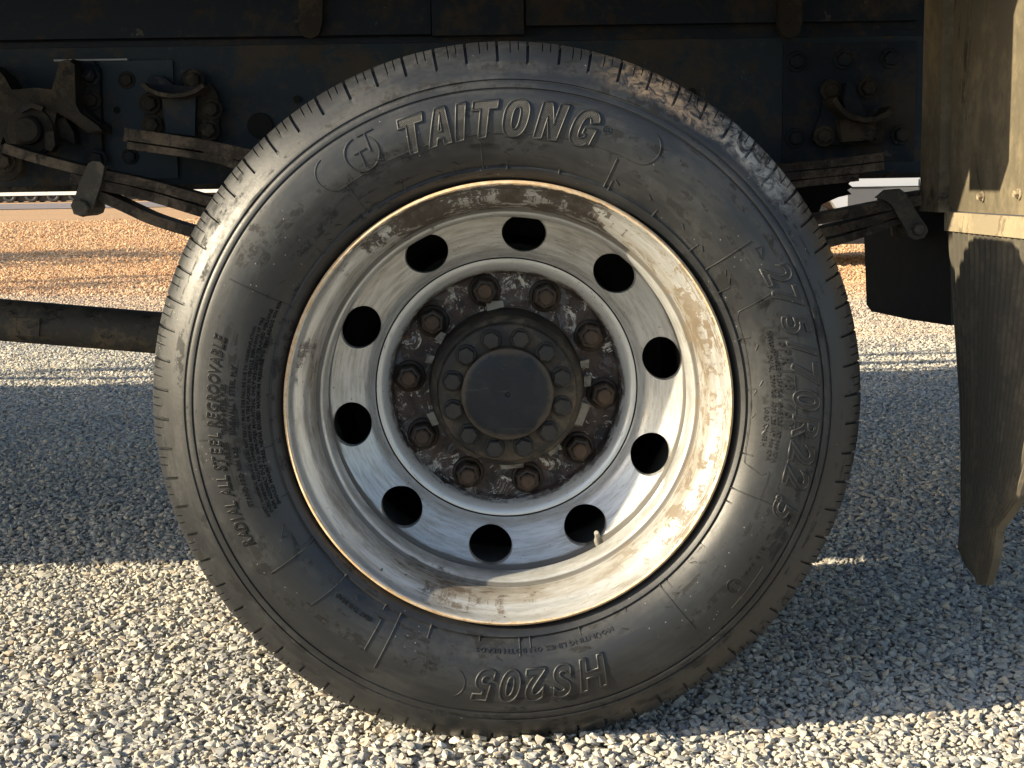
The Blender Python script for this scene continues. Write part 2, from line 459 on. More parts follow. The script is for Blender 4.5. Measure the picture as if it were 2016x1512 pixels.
def stone_mat():
    n = N('gravel_stone')
    at_ = n.new('ShaderNodeAttribute', attribute_type='INSTANCER', attribute_name='tint')
    t = at_.outputs['Fac']
    cr = n.new('ShaderNodeValToRGB'); cr.color_ramp.interpolation = 'LINEAR'
    els = [(0, (0.27, 0.27, 0.275)), (.12, (0.38, 0.372, 0.35)), (.5, (0.50, 0.472, 0.41)), (.80, (0.57, 0.515, 0.415)), (.93, (0.52, 0.425, 0.32)), (1, (0.62, 0.58, 0.51))]
    while len(cr.color_ramp.elements) < len(els): cr.color_ramp.elements.new(.5)
    for e, (p, c) in zip(cr.color_ramp.elements, els): e.position = p; e.color = (*c, 1)
    n.put(cr.inputs[0], t)
    nz = n.noise(n.pos, 420, 4, .65)
    col = n.mix(n.math('MULTIPLY', n.step(nz, .35, .7), .4), cr.outputs[0], n.mix(.6, cr.outputs[0], (0.2, 0.19, 0.17)))
    # the lorry yard further back is stained by orange earth
    x, y, z = n.sep(n.pos)
    e = n.step(n.math('ADD', n.math('ADD', y, n.math('MULTIPLY', x, .25)), n.math('MULTIPLY', n.noise(n.scale(n.pos, (.35, 1, 1)), .55, 5, .65), 9.0)), 9.0, 14.5)
    col = n.mix(n.math('MULTIPLY', e, .85), col, n.mix(t, (0.50, 0.25, 0.10), (0.62, 0.42, 0.24)))
    return n.out(col, .85, 0.0, n.bump(nz, .3, .001), .3)
M['stone'] = stone_mat()

def ground_mat():
    n = N('gravel_ground')
    x, y, z = n.sep(n.pos)
    v1 = n.voronoi(n.pos, 62, out='Color'); d1 = n.voronoi(n.pos, 62)
    v = n.sep(v1)[0]
    gcol = n.mix(v, (0.42, 0.41, 0.38), (0.62, 0.58, 0.50))
    gcol = n.mix(n.step(d1, .35, .75), gcol, (0.26, 0.25, 0.23))
    ev = n.noise(n.scale(n.pos, (.35, 1, 1)), .55, 5, .65)
    e = n.step(n.math('ADD', n.math('ADD', y, n.math('MULTIPLY', ev, 9.0)), n.math('MULTIPLY', x, .25)), 9.0, 14.5)
    soil = n.mix(n.noise(n.pos, 3, 6, .7), (0.54, 0.27, 0.105), (0.58, 0.36, 0.17))
    soil = n.mix(n.math('MULTIPLY', v, .35), soil, (0.60, 0.48, 0.33))
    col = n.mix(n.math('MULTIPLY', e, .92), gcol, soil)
    spk = n.noise(n.pos, 17, 5, .75)
    col = n.mix(n.step(spk, .38, .66, .0, .55), col, n.mix(e, (0.22, 0.21, 0.19), (0.27, 0.15, 0.075)))
    col = n.mix(n.math('MULTIPLY', n.step(n.noise(n.pos, 33, 3, .7), .6, .7), .6), col, (0.68, 0.60, 0.48))
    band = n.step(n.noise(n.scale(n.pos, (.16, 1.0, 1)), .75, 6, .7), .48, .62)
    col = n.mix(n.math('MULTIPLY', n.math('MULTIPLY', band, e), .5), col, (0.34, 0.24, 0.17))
    h = n.math('ADD', n.math('MULTIPLY', n.math('SUBTRACT', 1.0, d1), 1.0), n.noise(n.pos, 22, 5, .7))
    rut = n.math('MULTIPLY', n.noise(n.scale(n.pos, (.10, .9, 1)), 1.0, 5, .65), n.step(y, 7, 11))
    return n.out(col, .9, 0.0, n.bump(h, .7, .012, n.bump(rut, .6, .25)), .2)
M['ground'] = ground_mat()
M['road'] = dirty('road_surface', (0.20, 0.175, 0.175), (0.34, 0.27, 0.22), .6, .5, .9)
M['car_white'] = N('car_white_paint').out((0.50, 0.51, 0.53), .22, .1, None, .5, .6)
M['car_shade_grey'] = N('car_shaded_paint').out((0.13, 0.135, 0.145), .35, .2)  # grey that paints shade onto the car's lower side
M['trailer_white'] = dirty('white_trailer_paint', (0.72, 0.73, 0.74), (0.5, 0.45, 0.38), .4, 2, .5)
M['glass'] = N('dark_glass').out((0.012, 0.015, 0.018), .04, 0.0, None, .6)
M['trim'] = N('black_trim').out((0.02, 0.02, 0.021), .5)
M['alloy'] = N('alloy').out((0.5, 0.5, 0.5), .3, .9)
M['lamp_red'] = N('red_lamp').out((0.35, 0.02, 0.015), .15)
M['lamp_clear'] = N('clear_lamp').out((0.65, 0.66, 0.68), .1, .3)
M['tan_reflector'] = N('amber_reflector').out((0.75, 0.42, 0.12), .3)

# ---------------------------------------------------------------- ground
ground_v, ground_f = [], []
gx = np.concatenate([np.linspace(-900, -8, 14)[:-1], np.linspace(-8, 8, 65), np.linspace(8, 900, 14)[1:]])
gy = np.concatenate([np.linspace(-300, -3, 8)[:-1], np.linspace(-3, 11, 57), np.linspace(11, 60, 25)[1:], np.linspace(60, 1500, 12)[1:]])
def gz(x, y):
    f = np.clip(1 - (np.hypot(x, y - 2) - 6) / 6, 0, 1)
    w = np.sin(x * 5.1 + 1.3 * np.sin(y * 3.1)) * np.sin(y * 6.3 + 2 * np.sin(x * 2.3)) * .004 + np.sin(x * 2.1 + y * 1.7 + 1) * .004
    pit = np.clip(np.hypot(x, y - .12) / .45, 0, 1)
    return w * f * pit
for y_ in gy:
    for x_ in gx:
        ground_v.append((x_, y_, float(gz(x_, y_)) - .004))
nx = len(gx)
for j in range(len(gy) - 1):
    for i in range(nx - 1):
        ground_f.append((j * nx + i, j * nx + i + 1, (j + 1) * nx + i + 1, (j + 1) * nx + i))
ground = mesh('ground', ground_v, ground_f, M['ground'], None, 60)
tag(ground, kind='structure')
road = mesh('road', [(-300, 58, .02), (300, 54, .02), (300, 74, .02), (-300, 82, .02)], [(0, 1, 2, 3)], M['road'])
tag(road, kind='structure')

# gravel: tens of thousands of crushed stones scattered over the yard
stones = bpy.data.collections.new('gravel_stones')
for k in range(14):
    bm = bmesh.new()
    q = rng.normal(size=(15, 3)); q /= np.linalg.norm(q, axis=1)[:, None]
    q *= rng.uniform(.72, 1.12, (15, 1))
    ax = np.array([rng.uniform(.95, 1.35), rng.uniform(.7, 1.0), rng.uniform(.45, .72)])
    for p in q * ax * .5: bm.verts.new(p)
    r_ = bmesh.ops.convex_hull(bm, input=bm.verts)
    bmesh.ops.delete(bm, geom=[v for v in bm.verts if not v.link_faces], context='VERTS')
    bmesh.ops.recalc_face_normals(bm, faces=bm.faces)
    me = bpy.data.meshes.new('stone'); bm.to_mesh(me); bm.free(); me.materials.append(M['stone'])
    stones.objects.link(bpy.data.objects.new('stone', me))

def scatter():
    P, S = [], []
    for y0, y1, sp, smin, smax in ((-1.0, 1.2, .0088, .0082, .0215), (1.2, 3.4, .0112, .0105, .022), (3.4, 6.0, .0160, .0135, .024), (6.0, 8.6, .022, .016, .029), (8.6, 13, .034, .018, .040), (13, 21, .058, .022, .055), (21, 34, .10, .03, .08)):
        d0, d1 = y0 + 1.872, y1 + 1.872
        xl, xr = -.36 * d1 - .55, .42 * d1 + .45
        xs = np.arange(xl, xr, sp); ys = np.arange(y0, y1, sp)
        X, Y = np.meshgrid(xs, ys); X = X.ravel() + rng.uniform(-.55, .55, X.size) * sp; Y = Y.ravel() + rng.uniform(-.55, .55, Y.size) * sp
        d = Y + 1.872
        k = (X > -.36 * d - .55) & (X < .42 * d + .45)
        X, Y = X[k], Y[k]
        s = rng.uniform(0, 1, X.size) ** 2.3 * (smax - smin) + smin
        z = gz(X, Y) + rng.uniform(-.10, .26, X.size) * s
        P.append(np.stack([X, Y, z], 1)); S.append(s)
    # stones pushed up in front of the loaded tyre
    k = 900
    X = rng.uniform(-.36, .36, k); Y = rng.uniform(-.10, .05, k); s = rng.uniform(.010, .021, k)
    z = .019 * np.clip(1 - (X / .33) ** 2, 0, 1) * np.clip((Y + .11) / .10, 0, 1) + rng.uniform(-.3, .25, k) * s
    P.append(np.stack([X, Y, z], 1)); S.append(s)
    return np.concatenate(P), np.concatenate(S)
GP, GS = scatter()
ng = len(GP)
gme = bpy.data.meshes.new('gravel')
gme.vertices.add(ng); gme.vertices.foreach_set('co', GP.astype(np.float32).ravel())
def attr(name, typ, dat, field):
    a_ = gme.attributes.new(name, typ, 'POINT'); a_.data.foreach_set(field, dat.ravel())
attr('turn', 'FLOAT_VECTOR', np.stack([rng.normal(0, .33, ng), rng.normal(0, .33, ng), rng.uniform(0, 2 * PI, ng)], 1).astype(np.float32), 'vector')
attr('size', 'FLOAT', GS.astype(np.float32), 'value')
patch = sum(np.sin(GP[:, 0] * a_ + GP[:, 1] * b_ + c_) for a_, b_, c_ in ((3.1, 1.7, .4), (-2.2, 4.3, 1.9), (7.3, -5.1, 2.7), (11.0, 9.0, .3))) / 4
attr('tint', 'FLOAT', np.clip(rng.uniform(0, 1, ng) + .22 * patch - .04, 0, 1).astype(np.float32), 'value')
attr('pick', 'INT', rng.integers(0, 14, ng).astype(np.int32), 'value')
gravel = link('gravel', gme, None)
tag(gravel, kind='stuff')
ngp = bpy.data.node_groups.new('scatter_gravel', 'GeometryNodeTree')
ngp.interface.new_socket('Geometry', in_out='INPUT', socket_type='NodeSocketGeometry')
ngp.interface.new_socket('Geometry', in_out='OUTPUT', socket_type='NodeSocketGeometry')
gi, go = ngp.nodes.new('NodeGroupInput'), ngp.nodes.new('NodeGroupOutput')
iop = ngp.nodes.new('GeometryNodeInstanceOnPoints'); ci = ngp.nodes.new('GeometryNodeCollectionInfo')
ci.inputs['Collection'].default_value = stones
ci.inputs['Separate Children'].default_value = True; ci.inputs['Reset Children'].default_value = True
iop.inputs['Pick Instance'].default_value = True
def named(nm, typ):
    q = ngp.nodes.new('GeometryNodeInputNamedAttribute'); q.data_type = typ; q.inputs['Name'].default_value = nm
    return q.outputs['Attribute']
e2r = ngp.nodes.new('FunctionNodeEulerToRotation')
L = ngp.links.new
L(gi.outputs[0], iop.inputs['Points']); L(ci.outputs[0], iop.inputs['Instance'])
L(named('pick', 'INT'), iop.inputs['Instance Index']); L(named('turn', 'FLOAT_VECTOR'), e2r.inputs[0])
L(e2r.outputs[0], iop.inputs['Rotation']); L(named('size', 'FLOAT'), iop.inputs['Scale'])
L(iop.outputs[0], go.inputs[0])
gm = gravel.modifiers.new('scatter', 'NODES'); gm.node_group = ngp

# ---------------------------------------------------------------- the truck
truck = tag(empty('flatbed_truck'), 'dusty black truck with a large worn rear wheel, leaf springs and mudflap on gravel', 'truck')

# ---- wheel
ZC = 0.481
wheel = empty('wheel', (0, 0, ZC), truck)

side = [(.2984, .030), (.2994, .016), (.3010, .0085), (.3040, .0028), (.3085, -.0005), (.3116, -.0030), (.3132, -.0040), (.3146, -.0028), (.3165, -.0022),
        (.3250, -.0098), (.3360, -.0160), (.3480, -.0206), (.3600, -.0234), (.3700, -.0244), (.3780, -.0243), (.3860, -.0234), (.3950, -.0216), (.4050, -.0190),
        (.4110, -.0172), (.4125, -.0164), (.4134, -.0142), (.4146, -.0139), (.4156, -.0157), (.4175, -.0156), (.4215, -.0140), (.4232, -.0128), (.4242, -.0104),
        (.4255, -.0101), (.4266, -.0115), (.4285, -.0110), (.4310, -.0094), (.4380, -.0052), (.4450, -.0006), (.4495, .0026), (.4530, .0054), (.4570, .0087), (.4610, .0124),
        (.4650, .0164), (.4690, .0208), (.4725, .0254), (.4752, .0302), (.4772, .0356), (.4783, .0420)]
SR, SY = np.array([p[0] for p in side]), np.array([p[1] for p in side])
def bulge(r, z):
    return .006 * np.clip((-z - .25) / .2, 0, 1) ** 2 * np.clip((r - .33) / .05, 0, 1) * np.clip((.474 - r) / .03, 0, 1)
def ysurf(r, z=0.0):
    return np.interp(r, SR, SY) - bulge(r, z)

def tyre_mesh(name, detailed, flip_y=None):
    YM = .113                                        # centre plane of the tyre
    prof = list(side)
    for q in (.06, .09): prof.append((.4788, q))
    prof.append((.4790, YM))
    back = [(r, 2 * YM - y) for r, y in prof[:-1]][::-1]
    prof = prof + back
    prof = np.array(prof)
    nrow = len(side)
    cols, dep, lim = [], [], []
    pitch = 72
    for k in range(pitch):
        base = k / pitch
        if detailed:
            j = rng.uniform(-.02, .02)
            for c, w, d, l in ((.20 + j, .076, .0052, .4490 + rng.uniform(-.001, .002)), (.50 + j, .018, .0030, .464 + rng.uniform(-.002, .003)), (.76 + j, .018, .0030, .462 + rng.uniform(-.002, .004))):
                for u, dd in ((c - w / 2 - .012, 0), (c - w / 2, d), (c + w / 2, d), (c + w / 2 + .012, 0)):
                    cols.append((base + u / pitch) * 2 * PI); dep.append(dd); lim.append(l)
            for u in (.02, .35, .63, .9):
                cols.append((base + u / pitch) * 2 * PI); dep.append(0); lim.append(1)
        else:
            for u in (0, .5): cols.append((base + u / pitch) * 2 * PI); dep.append(0); lim.append(1)
    o_ = np.argsort(cols); cols = np.array(cols)[o_]; dep = np.array(dep)[o_]; lim = np.array(lim)[o_]
    m = len(prof)
    rr = np.repeat(prof[None, :, 0], len(cols), 0).copy(); yy = np.repeat(prof[None, :, 1], len(cols), 0).copy()
    # slots: push inwards along the shoulder's normal
    tang = np.gradient(prof, axis=0); nrm = np.stack([tang[:, 1], -tang[:, 0]], 1); nrm /= np.linalg.norm(nrm, axis=1)[:, None] + 1e-9
    for i in range(len(cols)):
        if dep[i] > 0:
            k = np.clip((prof[:, 0] - lim[i]) / .0035, 0, 1) * dep[i]
            rr[i] -= k * nrm[:, 0]
            yy[i] -= k * nrm[:, 1]
    v = np.stack([np.cos(cols)[:, None] * rr, yy, np.sin(cols)[:, None] * rr], 2)
    v[:, :, 1] += bulge(rr, v[:, :, 2]) * np.sign(v[:, :, 1] - YM)
    v[:, :, 2] = np.maximum(v[:, :, 2], -ZC + .016)  # the tread flattens where it carries the load
    nC = len(cols)
    f = [(i * m + q, ((i + 1) % nC) * m + q, ((i + 1) % nC) * m + q + 1, i * m + q + 1) for i in range(nC) for q in range(m - 1)]
    me = bpy.data.meshes.new(name); me.from_pydata(v.reshape(-1, 3).tolist(), [], f)
    fix(me, 32)
    return me
tyre_me = tyre_mesh('tyre', True)
tyre = link('tyre', tyre_me, M['rubber'], wheel)
inner = empty('wheel', (0, 0.335, ZC), truck)
inner['label'] = 'inner twin wheel hidden behind the outer one'
link('tyre', tyre_mesh('inner_tyre', False), M['rubber_dull'], inner)

barrel = [(.2960, .030), (.2972, .014), (.2983, .007), (.2986, .003), (.2980, -.0008), (.2966, -.0032), (.2948, -.0042), (.2930, -.0034), (.2914, -.0008),
          (.2904, .003), (.2897, .007), (.2886, .0115), (.2862, .0160), (.2825, .0205), (.2780, .0255), (.2738, .0310), (.2700, .0370), (.2668, .0430), (.2645, .0495), (.2634, .0550),
          (.2630, .0590), (.2632, .0620), (.2624, .0640), (.2600, .0648), (.2574, .0656), (.2548, .0678), (.2525, .0715), (.2508, .0765), (.2498, .0815), (.2494, .0870), (.2490, .0940), (.2494, .1000),
          (.2506, .1060), (.2530, .1120), (.2562, .1170), (.2600, .1210), (.2615, .20), (.2630, .288)]
rim = revolve('rim', barrel, 256, M['wheel'], wheel, 50)

DISC = [(.2600, .1330), (.2550, .1355), (.2480, .1395), (.2400, .1442), (.2320, .1490), (.2240, .1535), (.2160, .1577), (.2080, .1618), (.2010, .1665), (.1960, .1720), (.1930, .1755), (.1905, .1778), (.1880, .1790), (.1855, .1792), (.1830, .1798), (.1800, .1816), (.1770, .1842), (.1740, .1878),
        (.1715, .1922), (.1698, .1975), (.1686, .2040), (.1676, .2110), (.1664, .2170), (.1645, .2205),
        (.1620, .2215), (.1500, .2220), (.1300, .2220), (.1000, .2220)]
DR = np.array([p[0] for p in DISC])[::-1]; DY = np.array([p[1] for p in DISC])[::-1]
def ydisc(r): return np.interp(r, DR, DY)
def make_disc():
    v, f = [], []
    # plain inner part
    pr = [p for p in DISC if p[0] <= .1901]
    n_in = 180
    rv, rf = revolve_data(pr, n_in)
    v += [tuple(p) for p in rv]; f += rf
    # ten sectors, each with an open hand hole
    H0, W, Hh = .2262, .0318, .0266
    for k in range(10):
        c = R(11 + 36 * k)
        ns, K = 72, 7
        ring_o, ring_i = [], []
        for i in range(ns):
            t = 2 * PI * i / ns
            ring_i.append((W * math.cos(t), Hh * math.sin(t)))
            # matching point on the sector's border, in (tangential, radial) coordinates
            dx, dy = math.cos(t), math.sin(t)
            half = R(18)
            u0, u1, r0, r1 = -1, 1, .1900, .2600
            kx = abs(1 / dx) if abs(dx) > 1e-9 else 1e9
            ky = abs(1 / dy) if abs(dy) > 1e-9 else 1e9
            s = min(kx, ky); ring_o.append((dx * s, dy * s))
        base = len(v)
        for q in range(K + 1):
            w = q / K
            w = w ** .85
            for i in range(ns):
                xi, yi = ring_i[i]
                ai, ri = xi / H0, H0 + yi
                ao = ring_o[i][0] * R(18)
                ro = .2262 + ring_o[i][1] * ((.2600 - .2262) if ring_o[i][1] > 0 else (.2262 - .1900))
                a_ = c + (ai * (1 - w) + ao * w); r_ = ri * (1 - w) + ro * w
                v.append((r_ * math.cos(a_), float(ydisc(r_)), r_ * math.sin(a_)))
        for q in range(K):
            for i in range(ns):
                j = (i + 1) % ns
                f.append((base + q * ns + i, base + q * ns + j, base + (q + 1) * ns + j, base + (q + 1) * ns + i))
        # the hole's wall, pressed back through the plate
        b2 = len(v)
        for s_, dd in ((.985, .0016), (.97, .005), (.968, .013)):
            for i in range(ns):
                xi, yi = ring_i[i][0] * s_, ring_i[i][1] * s_
                r_ = H0 + yi; a_ = c + xi / H0
                v.append((r_ * math.cos(a_), float(ydisc(r_)) + dd, r_ * math.sin(a_)))
        rings = [base, b2, b2 + ns, b2 + 2 * ns]
        for r0_, r1_ in zip(rings, rings[1:]):
            for i in range(ns):
                j = (i + 1) % ns
                f.append((r0_ + i, r1_ + i, r1_ + j, r0_ + j))
    me = bpy.data.meshes.new('wheel_disc'); me.from_pydata(v, [], f)
    bm = bmesh.new(); bm.from_mesh(me); bmesh.ops.remove_doubles(bm, verts=bm.verts, dist=2e-5)
    bm.to_mesh(me); bm.free(); fix(me, 50)
    return link('wheel_disc', me, M['wheel'], wheel)
disc = make_disc()

# wheel nuts: washer, hexagon with domed corners, stud end
def nut_mesh():
    bm = bmesh.new()
    add_revolve(bm, [(.0, .0), (.0235, .0), (.0238, -.003), (.0225, -.0058), (.0195, -.0075)], 28)
    hexp = [(.0195, -.0070), (.0193, -.0235), (.0165, -.0272), (.0125, -.0278), (.0125, -.020)]
    v, f = revolve_data(hexp, 6)
    vv = [bm.verts.new(p) for p in v]
    for q in f: bm.faces.new([vv[i] for i in q])
    bmesh.ops.recalc_face_normals(bm, faces=bm.faces)
    me = bpy.data.meshes.new('wheel_nut'); bm.to_mesh(me); bm.free(); me.materials.append(M['nut'])
    return me
def stud_mesh():
    bm = bmesh.new()
    add_revolve(bm, [(.0, -.0385), (.0085, -.0382), (.0108, -.0360), (.0112, -.018)], 18)
    bmesh.ops.recalc_face_normals(bm, faces=bm.faces)
    me = bpy.data.meshes.new('stud'); bm.to_mesh(me); bm.free(); me.materials.append(M['stud'])
    return me
nm, sm = nut_mesh(), stud_mesh()
for k in range(10):
    a_ = R(-6.3 + 36 * k)
    o = link('wheel_nut', nm, None, wheel, (.1429 * math.cos(a_), .2215, .1429 * math.sin(a_)))
    o.rotation_euler = (0, rng.uniform(0, PI), 0)
    s_ = link('stud', sm, None, wheel, (.1429 * math.cos(a_), .2215 + rng.uniform(-.003, .002), .1429 * math.sin(a_)))

# hub with drive flange, bolts and cap
revolve('hub', [(.1150, .235), (.1140, .220), (.1115, .208), (.1108, .185), (.1096, .164), (.1078, .1535), (.1040, .1475), (.1005, .1455), (.0995, .1420)], 96, M['hub'], wheel)
revolve('drive_flange', [(.0996, .1465), (.0990, .1380), (.0972, .1345), (.0945, .1332), (.0700, .1330), (.0672, .1325)], 96, M['hub'], wheel)
revolve('hub_cap', [(.0675, .1335), (.0668, .1255), (.0645, .1212), (.0600, .1195), (.0480, .1182), (.0300, .1174), (.0050, .1170), (.0038, .1172), (.0026, .1195), (.0, .1200)], 96, M['hub_cap'], wheel)
def bolt_mesh(rh, hh, rw, hw, name='bolt', mat='hub'):
    bm = bmesh.new()
    add_revolve(bm, [(.0, .0), (rw, .0), (rw, -hw), (rw * .93, -hw * 1.25), (rh * .8, -hw * 1.25)], 20)
    v, f = revolve_data([(rh, -hw), (rh, -hh * .86), (rh * .86, -hh), (0.0, -hh * 1.02)], 6)
    vv = [bm.verts.new(p) for p in v]
    for q in f: bm.faces.new([vv[i] for i in q])
    bmesh.ops.remove_doubles(bm, verts=bm.verts, dist=1e-6)
    bmesh.ops.recalc_face_normals(bm, faces=bm.faces)
    me = bpy.data.meshes.new(name); bm.to_mesh(me); bm.free(); me.materials.append(M[mat])
    return me
hb = bolt_mesh(.0130, .0165, .0152, .0035, 'hub_bolt', 'hub_bolt')
for k in range(12):
    a_ = R(15.9 + 30 * k)
    o = link('hub_bolt', hb, None, wheel, ((.0800) * math.cos(a_), .1331, .0800 * math.sin(a_)))
    o.rotation_euler = (0, rng.uniform(0, PI), 0)
# pale locating pads round the hub
for deg, wd in ((97, .024), (143, .016), (2, .017), (14, .014), (-22, .034), (-54, .020), (-87, .036), (204, .02), (160, .012)):
    a_ = R(deg)
    bm = bmesh.new(); add_box(bm, -wd / 2, wd / 2, -.006, .006, -.0055, .0055); bevel(bm, .0012)
    for v_ in bm.verts: v_.co += Vector((rng.normal(0, .0012), 0, rng.normal(0, .0009)))
    o = from_bm('spigot_pad', bm, M['pad'], wheel, 30, (.1195 * math.cos(a_), .2175, .1195 * math.sin(a_)))
    o.rotation_euler = (0, -a_ + PI / 2, 0)
# valve stem curving out of the rim well
va = R(-58.5)
def pol(r, a, y): return (r * math.cos(a), y, r * math.sin(a))
bm = bmesh.new()
tube_bm(bm, [pol(.2530, va - .020, .124), pol(.2480, va - .016, .121), pol(.2425, va - .008, .115), pol(.2370, va, .107), pol(.2325, va + .004, .100), pol(.2310, va + .005, .098)], [.0065, .0062, .0040, .0036, .0036, .0030], 12)
from_bm('valve_stem', bm, M['pad'], wheel, 40)

# raised lettering moulded into the sidewall ------------------------------------------
def ell(cx, cz, a, b, d0, d1, n_=20, p=2.5):
    o_ = []
    for t in np.linspace(R(d0), R(d1), n_):
        c, q = math.cos(t), math.sin(t)
        o_.append((cx + a * math.copysign(abs(c) ** (2 / p), c), cz + b * math.copysign(abs(q) ** (2 / p), q)))
    return o_
HEAVY = {   # heavy block capitals of the maker's name: outlines on a unit height, holes last
    'T': [[(0, 1), (.80, 1), (.80, .77), (.54, .77), (.54, 0), (.26, 0), (.26, .77), (0, .77)]],
    'A': [[(0, 0), (.25, 1), (.57, 1), (.82, 0), (.54, 0), (.505, .19), (.315, .19), (.28, 0)], [(.35, .37), (.47, .37), (.41, .74)]],
    'I': [[(0, 0), (.30, 0), (.30, 1), (0, 1)]],
    'O': [ell(.41, .5, .41, .51, 0, 352, 44), ell(.41, .5, .125, .30, 0, 348, 30)],
    'N': [[(0, 0), (0, 1), (.29, 1), (.53, .48), (.53, 1), (.81, 1), (.81, 0), (.52, 0), (.28, .53), (.28, 0)]],
    'G': [ell(.40, .5, .40, .51, 22, 312, 36) + [(.80, .06), (.80, .53), (.42, .53), (.42, .34), (.53, .34), (.53, .26)] + ell(.40, .5, .125, .30, 290, 60, 24) + [(.53, .66)]],
}
def glyph_mesh(txt, size, shear, offset, extr, bev, fill, res):
    if offset > 90:
        c = bpy.data.curves.new('glyph', 'CURVE'); c.dimensions = '2D'
        hh = size * .729
        for ln in HEAVY[txt]:
            sp = c.splines.new('POLY'); sp.points.add(len(ln) - 1); sp.use_cyclic_u = True
            for p, (x, z) in zip(sp.points, ln): p.co = ((x + shear * z) * hh, z * hh, 0, 1)
        c.extrude = extr; c.bevel_depth = bev; c.bevel_resolution = 1; c.fill_mode = fill
        o = bpy.data.objects.new('glyph', c); COL.objects.link(o)
        dg = bpy.context.evaluated_depsgraph_get()
        me = bpy.data.meshes.new_from_object(o.evaluated_get(dg))
        bpy.data.objects.remove(o); bpy.data.curves.remove(c)
        return me
    c = bpy.data.curves.new('glyph', 'FONT')
    c.body = txt; c.size = size; c.shear = shear; c.offset = offset
    c.extrude = extr; c.bevel_depth = bev; c.bevel_resolution = 0 if bev < .0008 else 1; c.resolution_u = res
    c.fill_mode = fill
    o = bpy.data.objects.new('glyph', c); COL.objects.link(o)
    dg = bpy.context.evaluated_depsgraph_get()
    me = bpy.data.meshes.new_from_object(o.evaluated_get(dg))
    bpy.data.objects.remove(o); bpy.data.curves.remove(c)
    return me
def slices(me, h):
    bm = bmesh.new(); bm.from_mesh(me)
    for k in range(1, 9):
        bmesh.ops.bisect_plane(bm, geom=bm.verts[:] + bm.edges[:] + bm.faces[:], plane_co=(0, h * k / 9, 0), plane_no=(0, 1, 0))
    bm.to_mesh(me); bm.free()
def wrap(me, a0, r0, lift=0.0, xs=1.0, base_x=0.0):
    """lay flat text (x along, y up, z out) onto the sidewall, clockwise from angle a0, foot of the letters at r0"""
    n_ = len(me.vertices); co = np.empty(n_ * 3, np.float32); me.vertices.foreach_get('co', co); co = co.reshape(-1, 3)
    rm = r0 + .4 * (co[:, 1].max() if n_ else 0)
    a_ = a0 - (co[:, 0] * xs + base_x) / rm
    r_ = r0 + co[:, 1]
    out = np.stack([r_ * np.cos(a_), ysurf(r_, r_ * np.sin(a_)) - lift - co[:, 2], r_ * np.sin(a_)], 1)
    me.vertices.foreach_set('co', out.astype(np.float32).ravel()); me.materials.clear(); me.update()
KERN = {'VA': -.26, 'TA': -.26, 'TO': -.08, 'AI': -.05}
def word(name, txt, a_start, a_end, r0, height, mat, shear=.0, bold=.0, bev=0.0009, fill=True, res=4, gap=.10, weights=None, lift=0.0):
    size = height / .729
    glyphs = []
    for ch in txt:
        if ch == ' ': glyphs.append((None, .35 * height)); continue
        me = glyph_mesh(ch, size, shear, bold * size if bold < 90 else bold, .0010 if fill else .0, 0.0, 'BOTH', res)
        if height > .02: slices(me, height)
        co = np.array([v.co[:] for v in me.vertices]); x0, x1 = co[:, 0].min(), co[:, 0].max()
        glyphs.append((me, x1 - x0, x0, ch))
    rm = r0 + .4 * height
    total = (a_start - a_end) * rm
    w = sum(g[1] for g in glyphs)
    nxt = {id(g): h_[3] for g, h_ in zip(glyphs, glyphs[1:]) if g[0] and h_[0]}
    w += sum(KERN.get(g[3] + nxt.get(id(g), ''), 0) for g in glyphs if g[0]) * height
    k = total / (w + gap * height * (len(glyphs) - 1))
    x = 0
    for g in glyphs:
        if g[0] is None: x += (g[1] + gap * height) * k; continue
        me = g[0]
        for v in me.vertices: v.co.x = (v.co.x - g[2])
        parts = [me]
        wrap(me, a_start, r0, .0004 + lift, k, x)
        o = link(name, me, M[mat], wheel)
        if bev:
            me2 = glyph_mesh(g[3], size, shear, bold * size if bold < 90 else bold, .0, bev, 'NONE', res)
            if height > .02: slices(me2, height)
            for v in me2.vertices: v.co.x -= g[2]
            wrap(me2, a_start, r0, .0009 + lift, k, x)
            me2.polygons.foreach_set('use_smooth', [True] * len(me2.polygons))
            link('letter_edge', me2, M['rubber'], wheel)
        x += (g[1] + gap * height + KERN.get(g[3] + nxt.get(id(g), ''), 0) * height) * k
def small(txt, a_start, a_end, r0, height, shear=0.0, bold=.010, res=1):
    me = glyph_mesh(txt, height / .729, shear, bold * height, .0009, 0, 'BOTH', res)
    co = np.array([v.co[:] for v in me.vertices]); x0, x1 = co[:, 0].min(), co[:, 0].max()
    for v in me.vertices: v.co.x -= x0
    wrap(me, a_start, r0, .0003, (a_start - a_end) * (r0 + .4 * height) / (x1 - x0))
    return tag(link('small_lettering', me, M['rubber_shaded' if a_start > 2.6 else 'rubber_letter'], wheel), kind='stuff')
word('letter', 'TAITONG', R(110.4), R(71.8), .3535, .0465, 'rubber_word', .24, 99, .0015, True, 6, .17)
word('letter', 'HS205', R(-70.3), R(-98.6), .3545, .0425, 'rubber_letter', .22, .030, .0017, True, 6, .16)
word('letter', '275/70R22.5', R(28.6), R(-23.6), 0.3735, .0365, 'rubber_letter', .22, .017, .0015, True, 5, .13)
word('letter', 'RADIAL ALL STEEL REGROOVABLE', R(206.6), R(164.0), .3800, .0155, 'rubber_shaded', .25, .012, .0006, True, 2, .14)
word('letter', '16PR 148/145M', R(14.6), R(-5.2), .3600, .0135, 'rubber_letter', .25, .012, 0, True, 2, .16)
small('MADE IN CHINA', R(97.6), R(92.6), .3415, .0058)
small('TUBELESS     TREAD 4 STEEL PLIES', R(190), R(173.5), .3700, .0078)
